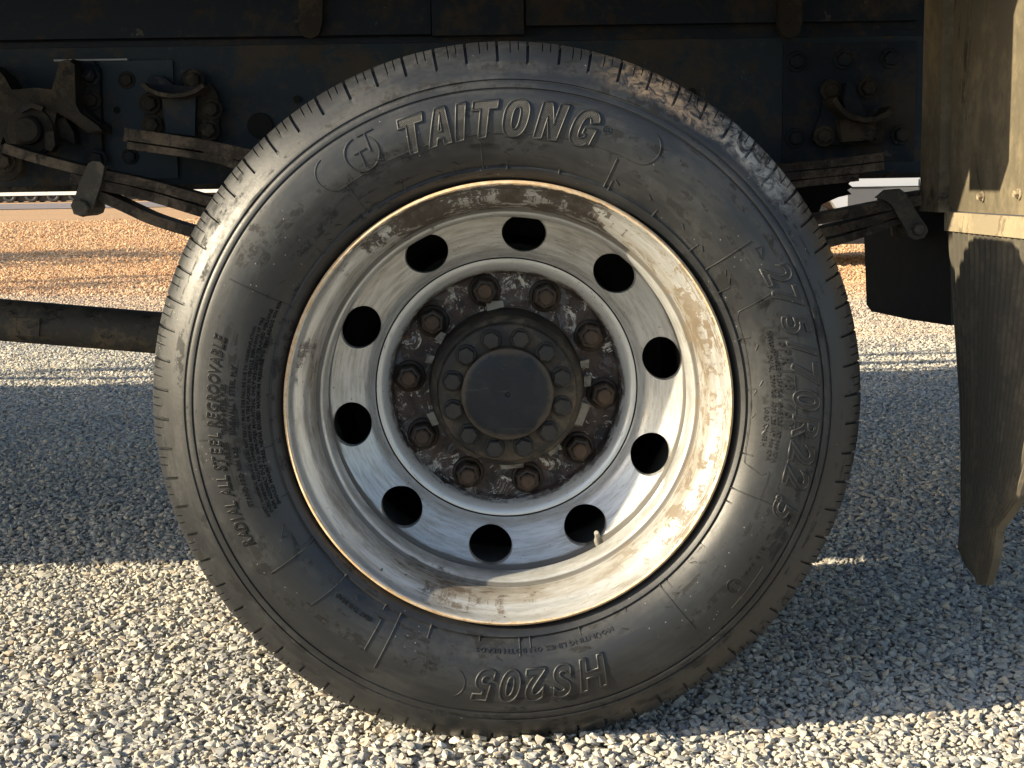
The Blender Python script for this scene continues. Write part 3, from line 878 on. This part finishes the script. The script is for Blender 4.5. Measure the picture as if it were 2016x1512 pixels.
small('STANDARD RIM 8.25      SIDEWALL 1 STEEL PLY', R(199.5), R(169.5), .3590, .0070)
for i, t_ in enumerate(('SAFETY WARNING: SERIOUS INJURY MAY RESULT FROM TIRE FAILURE DUE TO UNDERINFLATION',
                        'OVERLOADING. FOLLOW OWNERS MANUAL OR TIRE PLACARD IN VEHICLE. EXPLOSION OF TIRE',
                        'RIM ASSEMBLY DUE TO IMPROPER MOUNTING. ONLY SPECIALLY TRAINED PERSONS',
                        'SHOULD MOUNT TIRES. NEVER EXCEED MAXIMUM PRESSURE TO SEAT BEADS ON RIM')):
    small(t_, R(203 - i * .5), R(160.5 - i * 2.4), .3455 - i * .0062, .0046)
small('MAX LOAD', R(16.2), R(11.2), .3490, .0060)
small('SINGLE  3150 KG  6945 LBS  AT 900 KPA', R(12.0), R(-12.5), .3520, .0055)
small('DUAL  2900 KG  6395 LBS  AT 900 KPA', R(11.0), R(-12.3), .3440, .0055)
small('LOAD RANGE H', R(-.5), R(-9.3), .3350, .0062)
small('R', R(70.6), R(69.7), .3800, .0060)
small('MOUNTING LINES ON BOTH BEADS', R(-66), R(-99), .3270, .0058)
small('SEAT THE BEAD', R(236), R(226), .3360, .0058)
small('E13 0054', R(-29.5), R(-37.5), .3830, .0056)
small('E13', R(-38.2), R(-40.6), .3795, .0075)

def ridges(name, lines, mat='rubber', h=.0012, w=.0013):
    """thin raised lines on the sidewall; each a list of (r, angle in degrees)"""
    v, f = [], []
    for ln in lines:
        pts = []
        for (r0, a0), (r1, a1) in zip(ln, ln[1:]):
            k = max(2, int(max(abs(a1 - a0) / 1.5, abs(r1 - r0) / .006)) + 1)
            for q in range(k): pts.append((r0 + (r1 - r0) * q / k, R(a0 + (a1 - a0) * q / k)))
        pts.append((ln[-1][0], R(ln[-1][1])))
        P = np.array([(r * math.cos(a), r * math.sin(a)) for r, a in pts])
        b = len(v)
        for i in range(len(P)):
            t = P[min(i + 1, len(P) - 1)] - P[max(i - 1, 0)]; t /= np.linalg.norm(t) + 1e-12
            nn = np.array([-t[1], t[0]])
            for s, hh in ((-1, -.0006), (-.35, h), (.35, h), (1, -.0006)):
                p = P[i] + nn * s * w; r = np.hypot(*p)
                v.append((p[0], float(ysurf(r, p[1])) - hh, p[1]))
            if i:
                for q in range(3): f.append((b + (i - 1) * 4 + q, b + i * 4 + q, b + i * 4 + q + 1, b + (i - 1) * 4 + q + 1))
    return mesh(name, v, f, M[mat], wheel, 50)
def arc(r, a0, a1): return [(r, a0), (r, a1)]
def loop(rc, ac, rad, d0, d1, n_=14):
    out = []
    for q in np.linspace(d0, d1, n_):
        r = rc + rad * math.sin(R(q)); a = ac + math.degrees(rad * math.cos(R(q)) / rc) * -1
        out.append((r, a))
    return out
lines = []
for a_, r0, r1 in ((95.2, .3145, .349), (66.2, .3145, .3535), (124.5, .3145, .3565), (34.5, .3145, .381), (153.5, .318, .400), (213.5, .3145, .383), (241.5, .3145, .392),
                   (-21, .3145, .395), (-51, .3145, .388), (-88.5, .3145, .336), (184.5, .388, .409), (1.5, .376, .404)):
    lines.append([(r0, a_), (r1, a_)])
for a_ in np.arange(3.5, 360, 12.3):
    lines.append([(.3125, a_), (.3215 + rng.uniform(-.003, .009), a_)])
for a_, b_, r0, r1 in ((223.6, 224.9, .372, .329), (238.0, 237.9, .377, .332)):
    lines.append([(r0 + .001, a_ - .8), (r0, a_), (r1, b_), (r1 - .001, b_ - 1.2)])
for _ in range(34):
    a_, r_ = rng.uniform(0, 360), rng.uniform(.322, .345)
    lines.append([(r_, a_), (r_ - .004, a_ - 1.2)])
tag(ridges('mould_lines', lines), kind='stuff')
cap = [(.3585, 126), *[(.3585, q) for q in np.arange(120, 66, -6)], (.3585, 64)]
cap = loop(.3815, 125.2, .0232, 100, 270)
cap = cap + [(.3583, q) for q in np.arange(123, 64, -4)] + loop(.3815, 62.6, .0232, 270, 430)
ridges('panel_outline', [cap], h=.0010, w=.0012)
pan = [(.378, 23.5), (.326, 22.2), (.3215, 20.5), (.3200, 5), (.3195, -11), (.322, -14.2), (.345, -15.8), (.3495, -15)]
ridges('panel_outline', [pan, [(.3755, 6), (.3755, -9), (.372, -14)]], h=.0009, w=.0011)
ridges('panel_outline', [loop(.3765, -103.5, .0215, 120, 240)], h=.0008, w=.0011)
# emblem: a ring with two linked T's
em = [loop(.3815, 118.6, .0225, 95, 400, 26)]
def emt(dx, dy, k):
    q = lambda x, y: (.3815 + (y + dy) * .0225, 118.6 - math.degrees((x + dx) * .0225 / .3815))
    return [[q(-.45 * k, .5 * k), q(.5 * k, .5 * k)], [q(0, .5 * k), q(-.12 * k, -.6 * k)]]
em += emt(-.08, -.22, .8) + emt(.62, .48, 1.0) + [[(.3815 - .014, 118.6 - 1.6), (.3815 - .02, 118.6 - 3.2)]]
ridges('emblem', em, h=.0016, w=.0016)
ridges('approval_mark', [loop(.3825, -39.4, .0098, 0, 360, 20), [(.400, -33.0), (.402, -43.2)]], h=.0011, w=.0009)
ridges('panel_outline', [loop(.3825, 70.15, .0055, 0, 360, 16)], h=.0007, w=.0007)
tri = lambda a, r, s: [(r + s, a), (r - s * .6, a - s * 2.4 / r * 57), (r - s * .6, a + s * .4 / r * 57), (r + s, a)]
ridges('wear_mark', [tri(32.5, .384, .006)], h=.0010, w=.0008)
ridges('wear_mark', [tri(208.5, .339, .007)], h=.0012, w=.0009)

# brake drum and axle behind the wheel
revolve('brake_drum', [(.0, .30), (.205, .30), (.212, .31), (.212, .56), (.0, .57)], 48, M['drum'], truck, 35, (0, 0, ZC))
tube('axle', [(0, .55, ZC), (0, 2.0, ZC)], .075, M['black_steel'], truck, 24)
revolve('dust_shield', [(.0, .50), (.2680, .50), (.2680, .52), (.0, .53)], 48, M['drum'], truck, 35, (0, 0, ZC))
revolve('rim', [(.2985, .205), (.2905, .20), (.266, .15), (.266, -.075)], 64, M['drum'], inner, 40, (0, .02, 0))

# ---- frame
YR = .80                                               # outer face of the frame rail
ZB = at(700, 357, YR).z; ZT = at(700, 86, YR).z
rail = box('frame_rail', -7.5, 2.9, YR, YR + .008, ZB, ZT, M['rail_blue'], truck, .002)
box('lower_flange', -7.5, 2.9, YR - .004, YR + .08, ZB - .010, ZB, M['cast'], rail, .002)
box('upper_flange', -7.5, 2.9, YR - .003, YR + .08, ZT, ZT + .010, M['black_steel'], rail, .002)
XR = lambda px, py=200, Y=YR: at(px, py, Y).x
M['plate_blue'] = dirty('plate_paint', (0.020, 0.031, 0.043), (0.062, 0.047, 0.031), .45, 7, .6)
box('fish_plate', XR(200), XR(345), YR - .007, YR - .0005, at(280, 352, YR).z, at(280, 120, YR).z, M['plate_blue'], rail, .002)
box('fish_plate', XR(1540), XR(1800), YR - .006, YR - .0005, at(1640, 318, YR).z, at(1640, 84, YR).z, M['black_steel'], rail, .002)
box('edge_trim', XR(115), XR(258), YR - .014, YR - .0005, at(180, 121, YR).z, at(180, 117.5, YR).z, M['silver_edge'], rail, .0005)
# sub-frame and deck above
sub = empty('subframe', (0, 0, 0), truck)
ZS = ZT + .013
box('side_panel', -7.5, XR(848, 40, .775), .775, .80, ZS, 1.25, M['black_steel'], sub, .003)
box('cover_plate', XR(850, 40, .77), XR(1031, 40, .77), .765, .80, ZS - .004, 1.25, M['black_steel'], sub, .003)
box('side_panel', XR(1035, 40, .775), XR(1806, 40, .775), .772, .80, ZS + .012, 1.25, M['black_steel'], sub, .003)
box('packing_strip', -7.5, 2.9, .805, .875, ZT + .0105, 1.249, M['black_steel'], sub, .002)
for px in (612, 1556):
    poly = pxpoly([(px - 24, -60), (px + 24, -60), (px + 23, 45), (px + 16, 68), (px + 2, 76), (px - 14, 72), (px - 24, 55)], .755)
    st = prism('mounting_strap', poly, .752, .772, M['cast'], sub, .004)
deck = empty('deck', (0, 0, 0), truck)
box('deck_floor', -7.5, 2.9, .075, 2.45, 1.28, 1.36, M['deck'], deck, .003)
for x_ in np.arange(-7.2, 2.8, .62):
    box('cross_bearer', x_, x_ + .05, (.12), .764, 1.20, 1.279, M['deck'], deck, .002)
box('side_rave', -7.5, 2.9, .05, .074, 1.40, 1.54, M['deck'], deck, .003)
box('shadow_valance', -2.5, -1.0, .052, .070, 1.205, 1.399, M['deck'], deck, .003)  # unseen panel, added to set where the deck's shadow edge falls
box('shadow_valance', -.995, 2.9, .052, .070, 1.25, 1.399, M['deck'], deck, .003)  # second added panel, stepped higher to shift the shadow on the mudguard board
box('side_rave', -7.5, 2.9, 2.46, 2.489, 1.20, 1.72, M['deck'], deck, .003)
for x0_, z_, h_ in ((-2.9, 1.80, .045), (-7.5, 2.02, .085), (-7.5, 2.37, .06), (-2.9, 2.53, .06), (-2.9, 2.74, .07)):
    box('side_bar', x0_, 2.9, 2.46, 2.485, z_, z_ + h_, M['deck'], deck, .003)
for x_ in np.arange(-7.3, 2.9, 1.7):
    box('stake', x_, x_ + .03, 2.455, 2.485, 1.721, 2.83, M['deck'], deck, .002)
bm = bmesh.new(); add_box(bm, .09, .19, .055, .19, 1.036, 1.255); bevel(bm, .01)  # unseen box, added to cast the notch in the mudguard board's shadow
from_bm('shadow_box', bm, M['deck'], deck, 40)

# bolts and holes on the frame
b_big = bolt_mesh(.0135, .016, .0185, .004, 'bolt', 'black_steel')
b_mid = bolt_mesh(.0115, .012, .0155, .003, 'bolt', 'black_steel')
b_cast = bolt_mesh(.0135, .016, .0195, .004, 'bolt', 'cast')
def bolt(me, px, py, Y, par):
    p = at(px, py, Y)
    o = link('bolt', me, None, par, (p.x, Y, p.z)); o.rotation_euler = (0, rng.uniform(0, PI), 0)
for px, py in ((177, 148), (180, 197), (250, 158), (378, 157), (257, 308), (190, 310), (1567, 122), (1660, 118), (1752, 116), (1772, 266), (1565, 272)):
    bolt(b_mid if px in (250, 257) else b_big, px, py, YR - .0065, rail)
hole_m = M['black_flap']
def hole(px, py, rad, Y=YR):
    p = at(px, py, Y)
    o = revolve('bolt_hole', [(.0, -.0012), (rad * .96, -.0012), (rad, -.0002)], 20, hole_m, rail, 40, (p.x, Y - .0066, p.z))
for px, py, rad in ((232, 217, .0065), (585, 196, .007), (513, 248, .0235), (1362, 182, .008)): hole(px, py, rad)

# front spring hanger casting (left edge of the photograph)
YH = .74
hanger = empty('spring_hanger', (0, 0, 0), truck)
poly = pxpoly([(-60, 120), (-12, 128), (14, 150), (30, 178), (78, 174), (108, 178), (122, 132), (150, 118), (158, 150), (160, 205), (182, 228), (206, 246), (206, 262),
               (178, 262), (148, 240), (118, 222), (110, 262), (96, 300), (30, 304), (14, 270), (-10, 330), (-60, 345)], YH)
prism('hanger_body', poly, YH - .02, YR - .01, M['cast'], hanger, .007, 35, 3)
poly = pxpoly([(118, 122), (136, 118), (150, 128), (152, 205), (160, 222), (196, 248), (204, 258), (180, 258), (140, 232), (116, 214), (112, 170)], .70)
prism('hanger_rib', poly, .69, .722, M['cast'], hanger, .008, 35, 3)
poly = pxpoly([(150, 120), (186, 122), (200, 136), (206, 300), (196, 322), (170, 322), (158, 240)], .79)
prism('mounting_plate', poly, .772, .792, M['black_steel'], hanger, .004)
for px, py in ((178, 149), (180, 198), (192, 314)): bolt(b_big, px, py, .771, hanger)
c_ = at(54, 256, .70)
revolve('spring_pin', [(.0, -.032), (.020, -.031), (.0245, -.026), (.026, -.01), (.040, -.006), (.043, .0), (.046, .02)], 28, M['cast'], hanger, 35, (c_.x, .722, c_.z))
poly = pxpoly([(34, 212), (62, 202), (84, 210), (80, 218), (60, 212), (40, 222)], .70)
prism('pin_lock', poly, .705, .722, M['black_steel'], hanger, .003)
poly = pxpoly([(92, 262), (108, 258), (112, 286), (104, 298), (92, 294)], .70)
prism('pin_lug', poly, .69, .722, M['cast'], hanger, .006)
poly = pxpoly([(112, 235), (132, 232), (150, 262), (152, 284), (132, 274), (114, 268)], .75)
prism('bush_block', poly, .735, .77, M['cast'], hanger, .006)
c_ = at(8, 320, .72)
bolt(b_cast, 10, 318, .715, hanger)
revolve('bolt_collar', [(.0, -.003), (.026, -.003), (.032, 0), (.034, .02)], 24, M['cast'], hanger, 35, (c_.x, .72, c_.z))

# helper-spring seat bracket in the middle left
YB = .745
br = empty('spring_seat_bracket', (0, 0, 0), truck)
poly = pxpoly([(286, 186), (300, 176), (392, 176), (414, 164), (424, 176), (436, 206), (440, 218), (432, 232), (434, 262), (426, 276), (388, 276), (376, 262), (322, 262), (308, 276), (288, 268), (280, 240), (288, 226), (279, 204)], .78)
prism('bracket_plate', poly, .772, .792, M['cast'], br, .004, 35, 3)
poly = pxpoly([(322, 196), (388, 190), (386, 268), (330, 262)], .765)
prism('bracket_web', poly, .752, .771, M['rail_blue'], br, .004)
lip = [(at(px, py, .74)) for px, py in ((289, 168), (300, 178), (320, 187), (345, 191), (370, 189), (392, 182), (408, 170))]
sweep('curved_lip', lip, .035, .0035, M['spring'], br, .0015)
poly = pxpoly([(288, 170), (300, 148), (322, 150), (345, 168), (372, 172), (404, 166), (398, 184), (350, 194), (312, 188)], .775)
prism('bracket_dome', poly, .757, .79, M['black_steel'], br, .006, 35, 3)
for px, py in ((296, 204), (418, 215), (300, 246), (412, 256), (382, 158)): bolt(b_cast, px, py, .771, br)

# the same seat bracket at the right
br2 = empty('spring_seat_bracket', (0, 0, 0), truck)
poly = pxpoly([(1624, 158), (1636, 155), (1718, 158), (1724, 166), (1726, 200), (1736, 268), (1728, 282), (1612, 286), (1600, 276), (1604, 250), (1614, 226), (1620, 190)], .78)
prism('bracket_plate', poly, .768, .792, M['black_steel'], br2, .004, 35, 3)
poly = pxpoly([(1646, 236), (1720, 236), (1712, 276), (1652, 280)], .76)
prism('bracket_web', poly, .735, .767, M['cast'], br2, .005)
lip = [(at(px, py, .735)) for px, py in ((1632, 196), (1646, 216), (1664, 230), (1690, 238), (1716, 236), (1736, 226), (1747, 214))]
sweep('curved_lip', lip, .036, .0045, M['cast'], br2, .0015)
poly = pxpoly([(1664, 164), (1672, 162), (1690, 200), (1702, 232), (1664, 230), (1656, 200)], .75)
prism('bracket_rib', poly, .735, .767, M['black_steel'], br2, .004)
for px, py in ((1636, 178), (1708, 174), (1622, 268), (1720, 262), (1672, 264)): bolt(b_cast, px, py, .766, br2)

# leaf springs
YS = .70
def path_px(pts, Y, it=2):
    return [Vector(p) for p in chaikin([tuple(at(px, py, Y)) for px, py in pts], it)]
def leaf(par, pts, th, Y=YS, hw=.038, name='leaf', mat='spring', it=2):
    return sweep(name, path_px(pts, Y, it), hw, th, M[mat], par, .0022)
hs = empty('helper_spring', (0, 0, 0), truck)
leaf(hs, [(254, 266), (330, 277), (420, 291), (520, 312), (640, 345)], .0115)
leaf(hs, [(261, 286), (340, 297), (420, 309), (470, 324), (520, 345), (640, 390)], .0075)
leaf(hs, [(1500, 334), (1580, 326), (1650, 319), (1728, 309)], .0070)
leaf(hs, [(1500, 352), (1600, 342), (1660, 336), (1729, 327)], .0068)
leaf(hs, [(1500, 370), (1600, 358), (1680, 350)], .0060)
ms = empty('main_spring', (0, 0, 0), truck)
leaf(ms, [(20, 292), (60, 306), (130, 325), (200, 342), (300, 362), (400, 391), (560, 434)], .0085)
leaf(ms, [(150, 351), (200, 363), (300, 384), (400, 416), (560, 462)], .0086)
leaf(ms, [(192, 380), (225, 394), (257, 408), (300, 429), (345, 444), (383, 455), (560, 505)], .0090)
leaf(ms, [(1400, 470), (1520, 448), (1606, 430), (1680, 416), (1750, 402), (1800, 394), (1900, 384)], .0088)
leaf(ms, [(1400, 505), (1520, 478), (1620, 455), (1690, 438), (1758, 420)], .0080)
leaf(ms, [(1400, 532), (1540, 499), (1635, 475), (1690, 458), (1730, 442), (1762, 432)], .0068)
leaf(ms, [(1740, 402), (1780, 392), (1830, 384), (1900, 376)], .0105, YS + .02)
# U-shaped spring clamps with their bolts
def clamp(front, Yf, lower_bolt, bolt_r, back):
    c = empty('spring_clamp', (0, 0, 0), truck)
    prism('clamp_strap', pxpoly(front, Yf), Yf - .009, Yf + .003, M['clamp'], c, .003, 35, 2)
    p = at(*lower_bolt, Yf)
    revolve('clamp_bolt', [(.0, -.013), (bolt_r * .8, -.0125), (bolt_r, -.009), (bolt_r, .10)], 8, M['clamp'], c, 30, (p.x, Yf - .008, p.z))
    prism('clamp_strap', pxpoly(back, Yf + .088), Yf + .082, Yf + .094, M['clamp'], c, .003, 35, 2)
    return c
cl1 = clamp([(176, 322), (186, 317), (200, 319), (208, 328), (202, 360), (188, 402), (180, 420), (166, 427), (148, 421), (142, 404), (150, 388), (160, 358)], YS - .045, (164, 409), .015,
            [(190, 322), (214, 328), (208, 372), (208, 398), (196, 418), (178, 416), (172, 396), (184, 356)])
cl2 = clamp([(1722, 389), (1740, 374), (1768, 371), (1778, 378), (1806, 424), (1822, 446), (1824, 456), (1816, 468), (1800, 472), (1788, 466), (1778, 446), (1752, 402), (1736, 392)], YS - .045, (1804, 451), .0115,
            [(1748, 396), (1776, 392), (1790, 440), (1786, 462), (1770, 470), (1756, 464), (1752, 430)])
# bump stop under the rail at the right
prism('bump_stop', pxpoly([(1540, 352), (1672, 342), (1668, 352), (1660, 362), (1668, 368), (1658, 374), (1666, 382), (1640, 388), (1608, 402), (1596, 436), (1560, 440)], .86), .82, .93, M['black_flap'], truck, .004)
# propeller shaft to the rear axle
pa, pb = at(-260, 608, 1.22), at(420, 664, 1.22)
shaft = empty('propeller_shaft', (0, 0, 0), truck)
tube('shaft_tube', [pa, pb], .0455, M['shaft'], shaft, 32)
pq = pa.lerp(pb, .47)
prism('balance_weight', [(pq.x - .035, pq.z - .022), (pq.x + .03, pq.z - .026), (pq.x + .034, pq.z + .012), (pq.x - .03, pq.z + .016)], pq.y - .049, pq.y - .030, M['shaft'], shaft, .004)
u_ = (pb - pa).normalized()
for t_ in (.12, .93): tube('weld_ring', [pa.lerp(pb, t_), pa.lerp(pb, t_) + u_ * .012], .0475, M['cast'], shaft, 32)
tube('shaft_yoke', [pb, pb + (pb - pa).normalized() * .16], [.056, .05], M['cast'], shaft, 24)

# ---- mudguard board, holder strip and flap behind the wheel
XM = .745
mg = empty('mudflap_assembly', (0, 0, 0), truck)
pB = atx(1868, 415, XM); pN = atx(2130, 421, XM); pS = atx(1868, 454, XM)
YF, YN, ZBd, ZSt = pB.y, pN.y, pB.z, pS.z
box('backing_board', XM, XM + .012, YN, YF, ZBd, 1.24, M['board'], mg, .002)
yp0, yp1 = atx(1850, 300, XM + .004).y, atx(1813, 300, XM + .004).y
box('support_post', XM + .004, XM + .05, yp0, yp1, ZBd - .004, 1.25, M['board'], mg, .004)
box('post_web', XM + .03, XM + .036, YF - .02, yp0 + .002, ZBd + .004, 1.25, M['rail_blue'], mg, .002)
box('holder_strip', XM - .006, XM + .004, YN, YF + .003, ZSt, ZBd - .002, M['strip'], mg, .0025)
b_strip = bolt_mesh(.006, .009, .0085, .002, 'bolt', 'strip')
for px, py in ((1936, 387), (2008, 382)):
    p = atx(px, py, XM)
    o = link('bolt', b_strip, None, mg, (XM - .0005, p.y, p.z)); o.rotation_euler = (0, 0, -PI / 2)
def make_flap():
    left = [(1867, 453), (1872, 520), (1880, 640), (1890, 780), (1893, 900), (1893, 1000), (1888, 1080), (1902, 1112), (1932, 1150)]
    right = [(2122, 452), (2118, 520), (2090, 640), (2056, 780), (2030, 900), (2004, 985), (1962, 1040), (1954, 1100), (1942, 1152)]
    yl = [YF + d_ for d_ in (0, 0, -.002, -.007, -.012, -.022, -.032, -.07, -.11)]
    yr = [YN + d_ for d_ in (.01, .01, .02, .045, .07, .10, .15, .18, .21)]
    T = np.linspace(0, 8, 57)
    def ev(pts, ys):
        P = np.array([tuple(at(*p, y)) for p, y in zip(pts, ys)])
        return np.stack([np.interp(T, range(9), P[:, i]) for i in range(3)], 1)
    Lp, Rp = ev(left, yl), ev(right, yr)
    Lp[:, 0] += .0; ns = 190
    ver, fac = [], []
    for j in range(len(T)):
        for i in range(ns):
            s = i / (ns - 1)
            p = Lp[j] * (1 - s) + Rp[j] * s
            w = math.sin(2 * PI * s * 21)
            rib = .0046 * max(-.5, min(.5, w * 1.6)) * (1 if j < 53 else .2)
            bow = -.010 * math.sin(PI * s) * (j / 56)
            ver.append((p[0] - rib + bow, p[1], p[2]))
    nv = len(ver)
    for q in range(nv):
        x, y, z = ver[q]; ver.append((x + .011, y, z))
    nr_ = len(T)
    for j in range(nr_ - 1):
        for i in range(ns - 1):
            a_ = j * ns + i
            fac.append((a_, a_ + 1, a_ + ns + 1, a_ + ns)); fac.append((nv + a_, nv + a_ + ns, nv + a_ + ns + 1, nv + a_ + 1))
        for a_, b_ in ((j * ns, (j + 1) * ns), (j * ns + ns - 1, (j + 1) * ns + ns - 1)):
            fac.append((a_, b_, nv + b_, nv + a_))
    for i in range(ns - 1):
        for a_ in (i, (nr_ - 1) * ns + i): fac.append((a_, a_ + 1, nv + a_ + 1, nv + a_))
    return mesh('ribbed_flap', ver, fac, M['flap'], mg, 30)
make_flap()
# inner black flap, further in
P = [at(1699, 405, .98), at(1872, 405, .60), at(1872, 641, .60), at(1790, 629, .74), at(1716, 613, .95), at(1706, 600, .97)]
bm = bmesh.new()
fv = [bm.verts.new(p) for p in P]; fb = [bm.verts.new(p + Vector((.012, .012, 0))) for p in P]
bm.faces.new(fv); bm.faces.new(fb[::-1])
for i in range(len(P)): bm.faces.new((fv[i], fv[(i + 1) % len(P)], fb[(i + 1) % len(P)], fb[i]))
from_bm('inner_flap', bm, M['black_flap'], truck, 30)

# ---------------------------------------------------------------- vehicles further back
def car_at(x0, y0):
    car = tag(empty('parked_car', (x0, y0, 0)), 'pale grey car standing behind the truck, seen through the gap right of the wheel', 'car')
    prof = [(.05, .25), (.0, .42), (.03, .78), (.10, .93), (.55, 1.00), (.95, 1.42), (1.35, 1.50), (2.5, 1.48), (3.15, 1.05), (4.0, .90), (4.28, .70), (4.30, .35), (4.22, .22)]
    def archpts(cx):
        return [(cx + .38 * math.cos(t), .30 + .38 * math.sin(t)) for t in np.linspace(-.15, PI + .15, 12)]
    pts = prof + archpts(3.45) + archpts(.78)
    bm = bmesh.new(); add_prism(bm, pts, 0, 1.75); bevel(bm, .05, 3)
    for v in bm.verts:
        k = max(0, v.co.z - .86) * .30
        v.co.y += k * (1 if v.co.y < .875 else -1)
        if .80 < v.co.z < .90: v.co.y += -.012 if v.co.y < .875 else .012
    body = from_bm('body', bm, M['car_white'], car, 40)
    def side_panel(name, poly, off, mat):
        vv = [(x, max(0, z - .86) * .30 + off, z) for x, z in poly]
        n_ = len(vv)
        vv += [(x, y + .012, z) for x, y, z in vv]
        ff = [tuple(range(n_)), tuple(range(2 * n_ - 1, n_ - 1, -1))] + [(i, (i + 1) % n_, n_ + (i + 1) % n_, n_ + i) for i in range(n_)]
        return mesh(name, vv, ff, M[mat], car)
    side_panel('window', [(.75, 1.02), (1.02, 1.38), (1.75, 1.44), (1.75, 1.02)], -.004, 'glass')
    side_panel('window', [(1.82, 1.02), (1.82, 1.44), (2.45, 1.42), (2.98, 1.04)], -.004, 'glass')
    for xx in (1.16, 1.80, 2.9):
        side_panel('door_seam', [(xx, .30), (xx, .98), (xx + .012, .98), (xx + .012, .30)], -.003, 'trim')
    side_panel('belt_moulding', [(1.2, .675), (1.2, .69), (3.05, .69), (3.05, .675)], -.012, 'trim')
    side_panel('shaded_panel', [(1.185, .29), (1.185, .672), (1.80, .672), (1.80, .29)], -.007, 'car_shade_grey')  # grey stands in for the shade below the sunlit shoulder
    side_panel('shaded_panel', [(1.815, .29), (1.815, .672), (3.05, .672), (3.05, .29)], -.007, 'car_shade_grey')
    side_panel('sill', [(1.15, .20), (1.15, .29), (3.05, .29), (3.05, .20)], -.006, 'trim')
    side_panel('door_handle', [(1.25, .90), (1.25, .93), (1.45, .93), (1.45, .90)], -.02, 'car_white')
    side_panel('door_handle', [(1.95, .90), (1.95, .93), (2.15, .93), (2.15, .90)], -.02, 'car_white')
    side_panel('tail_lamp', [(.02, .72), (.06, .88), (.22, .90), (.24, .74)], -.012, 'lamp_red')
    side_panel('headlamp', [(3.85, .72), (3.80, .84), (4.1, .80), (4.25, .70)], -.012, 'lamp_clear')
    side_panel('side_reflector', [(.22, .36), (.22, .47), (.28, .47), (.28, .36)], -.012, 'tan_reflector')
    for cx in (.78, 3.45):
        for yy, sg in ((.02, 1), (1.73, -1)):
            w_ = empty('wheel', (cx, yy, .31), car)
            v, f = revolve_data([(.20, 0), (.215, -.01), (.29, -.005), (.31, .03), (.31, .17), (.29, .20), (.2, .19)], 32)
            v[:, 1] *= sg; mesh('tyre', v, f, M['trim'], w_, 40)
            v, f = revolve_data([(.0, .03), (.05, .02), (.06, .05), (.18, .055), (.2, .01), (.205, .0)], 32)
            v[:, 1] *= sg; mesh('rim', v, f, M['alloy'], w_, 40)
    return car
p0 = at(1398, 520, 10.4)
car_at(p0.x, 10.4)

def trailer(name, label, x0, x1, y0, zdeck, h, wheels, mat, bars, depth=2.4):
    t = tag(empty(name, (x0, y0, 0)), label, 'trailer')
    box('bed', 0, x1 - x0, 0, depth, zdeck, zdeck + h, M[mat], t, .02)
    box('chassis', .3, x1 - x0 - .3, .3, depth - .5, zdeck - .36, zdeck - .002, M['trim'], t, .01)
    for xx in wheels:
        for yy in (.05, depth - .30):
            w_ = empty('wheel', (xx, yy, .42), t); RM = M['trim'] if len(wheels) > 4 else M['alloy']
            v, f = revolve_data([(.21, .02), (.25, 0), (.37, -.005), (.42, .03), (.42, .22), (.38, .25), (.2, .24)], 28)
            mesh('tyre', v, f, M['trim'], w_, 40)
            v, f = revolve_data([(.0, .05), (.09, .04), (.10, .09), (.2, .10), (.215, .02)], 28)
            mesh('rim', v, f, RM, w_, 40)
    for yy, zz, hh in bars:
        box('side_board', 0, x1 - x0, yy, yy + .04, zz, zz + hh, M['deck'], t, .005)
    return t
trailer('white_trailer', 'white trailer on a row of black wheels, far off beyond the springs', -44, -15, 88, .43, 2.2, [4 + 1.35 * k for k in range(17)], 'trailer_white', [])

def tree(x, y, h, crown_r, n_leaf, label):
    t = tag(empty('tree', (x, y, 0)), label, 'tree')
    bm = bmesh.new()
    tube_bm(bm, [(0, 0, -.1), (.05, 0, h * .25), (-.05, .05, h * .5), (0, 0, h * .8)], [.16, .12, .09, .03], 10)
    for k in range(9):
        a_ = k * 2.4; z0 = h * (.42 + .04 * k); L_ = crown_r * rng.uniform(.6, .95)
        tube_bm(bm, [(0, 0, z0), (math.cos(a_) * L_ * .5, math.sin(a_) * L_ * .5, z0 + .25), (math.cos(a_) * L_, math.sin(a_) * L_, z0 + .6)], [.05, .035, .012], 6)
    from_bm('trunk', bm, M['spring'], t, 40)
    vv, ff = [], []
    cen = [(rng.normal(0, .45) * crown_r, rng.normal(0, .45) * crown_r, h * rng.uniform(.5, .98)) for _ in range(26)]
    for k in range(n_leaf):
        c_ = cen[rng.integers(0, 26)]
        p = Vector(c_) + Vector(rng.normal(0, .22, 3)) * crown_r * .6
        u = Vector(rng.normal(size=3)).normalized(); w = u.orthogonal().normalized()
        q = rng.uniform(.05, .10); b = len(vv)
        vv += [tuple(p - u * q), tuple(p + w * q * .45), tuple(p + u * q), tuple(p - w * q * .45)]; ff.append((b, b + 1, b + 2, b + 3))
    tag(mesh('crown', vv, ff, M['leaf'], t), kind='stuff')
M['leaf'] = N('leaf').out((0.05, 0.085, 0.025), .6)
tree(-15.4, 11.4, 6.2, 2.5, 4200, 'leafy tree left of the photograph whose dappled shade crosses the soil')
tree(-14.6, 6.2, 5.2, 1.0, 1300, 'slender young tree left of the photograph nearer the truck')
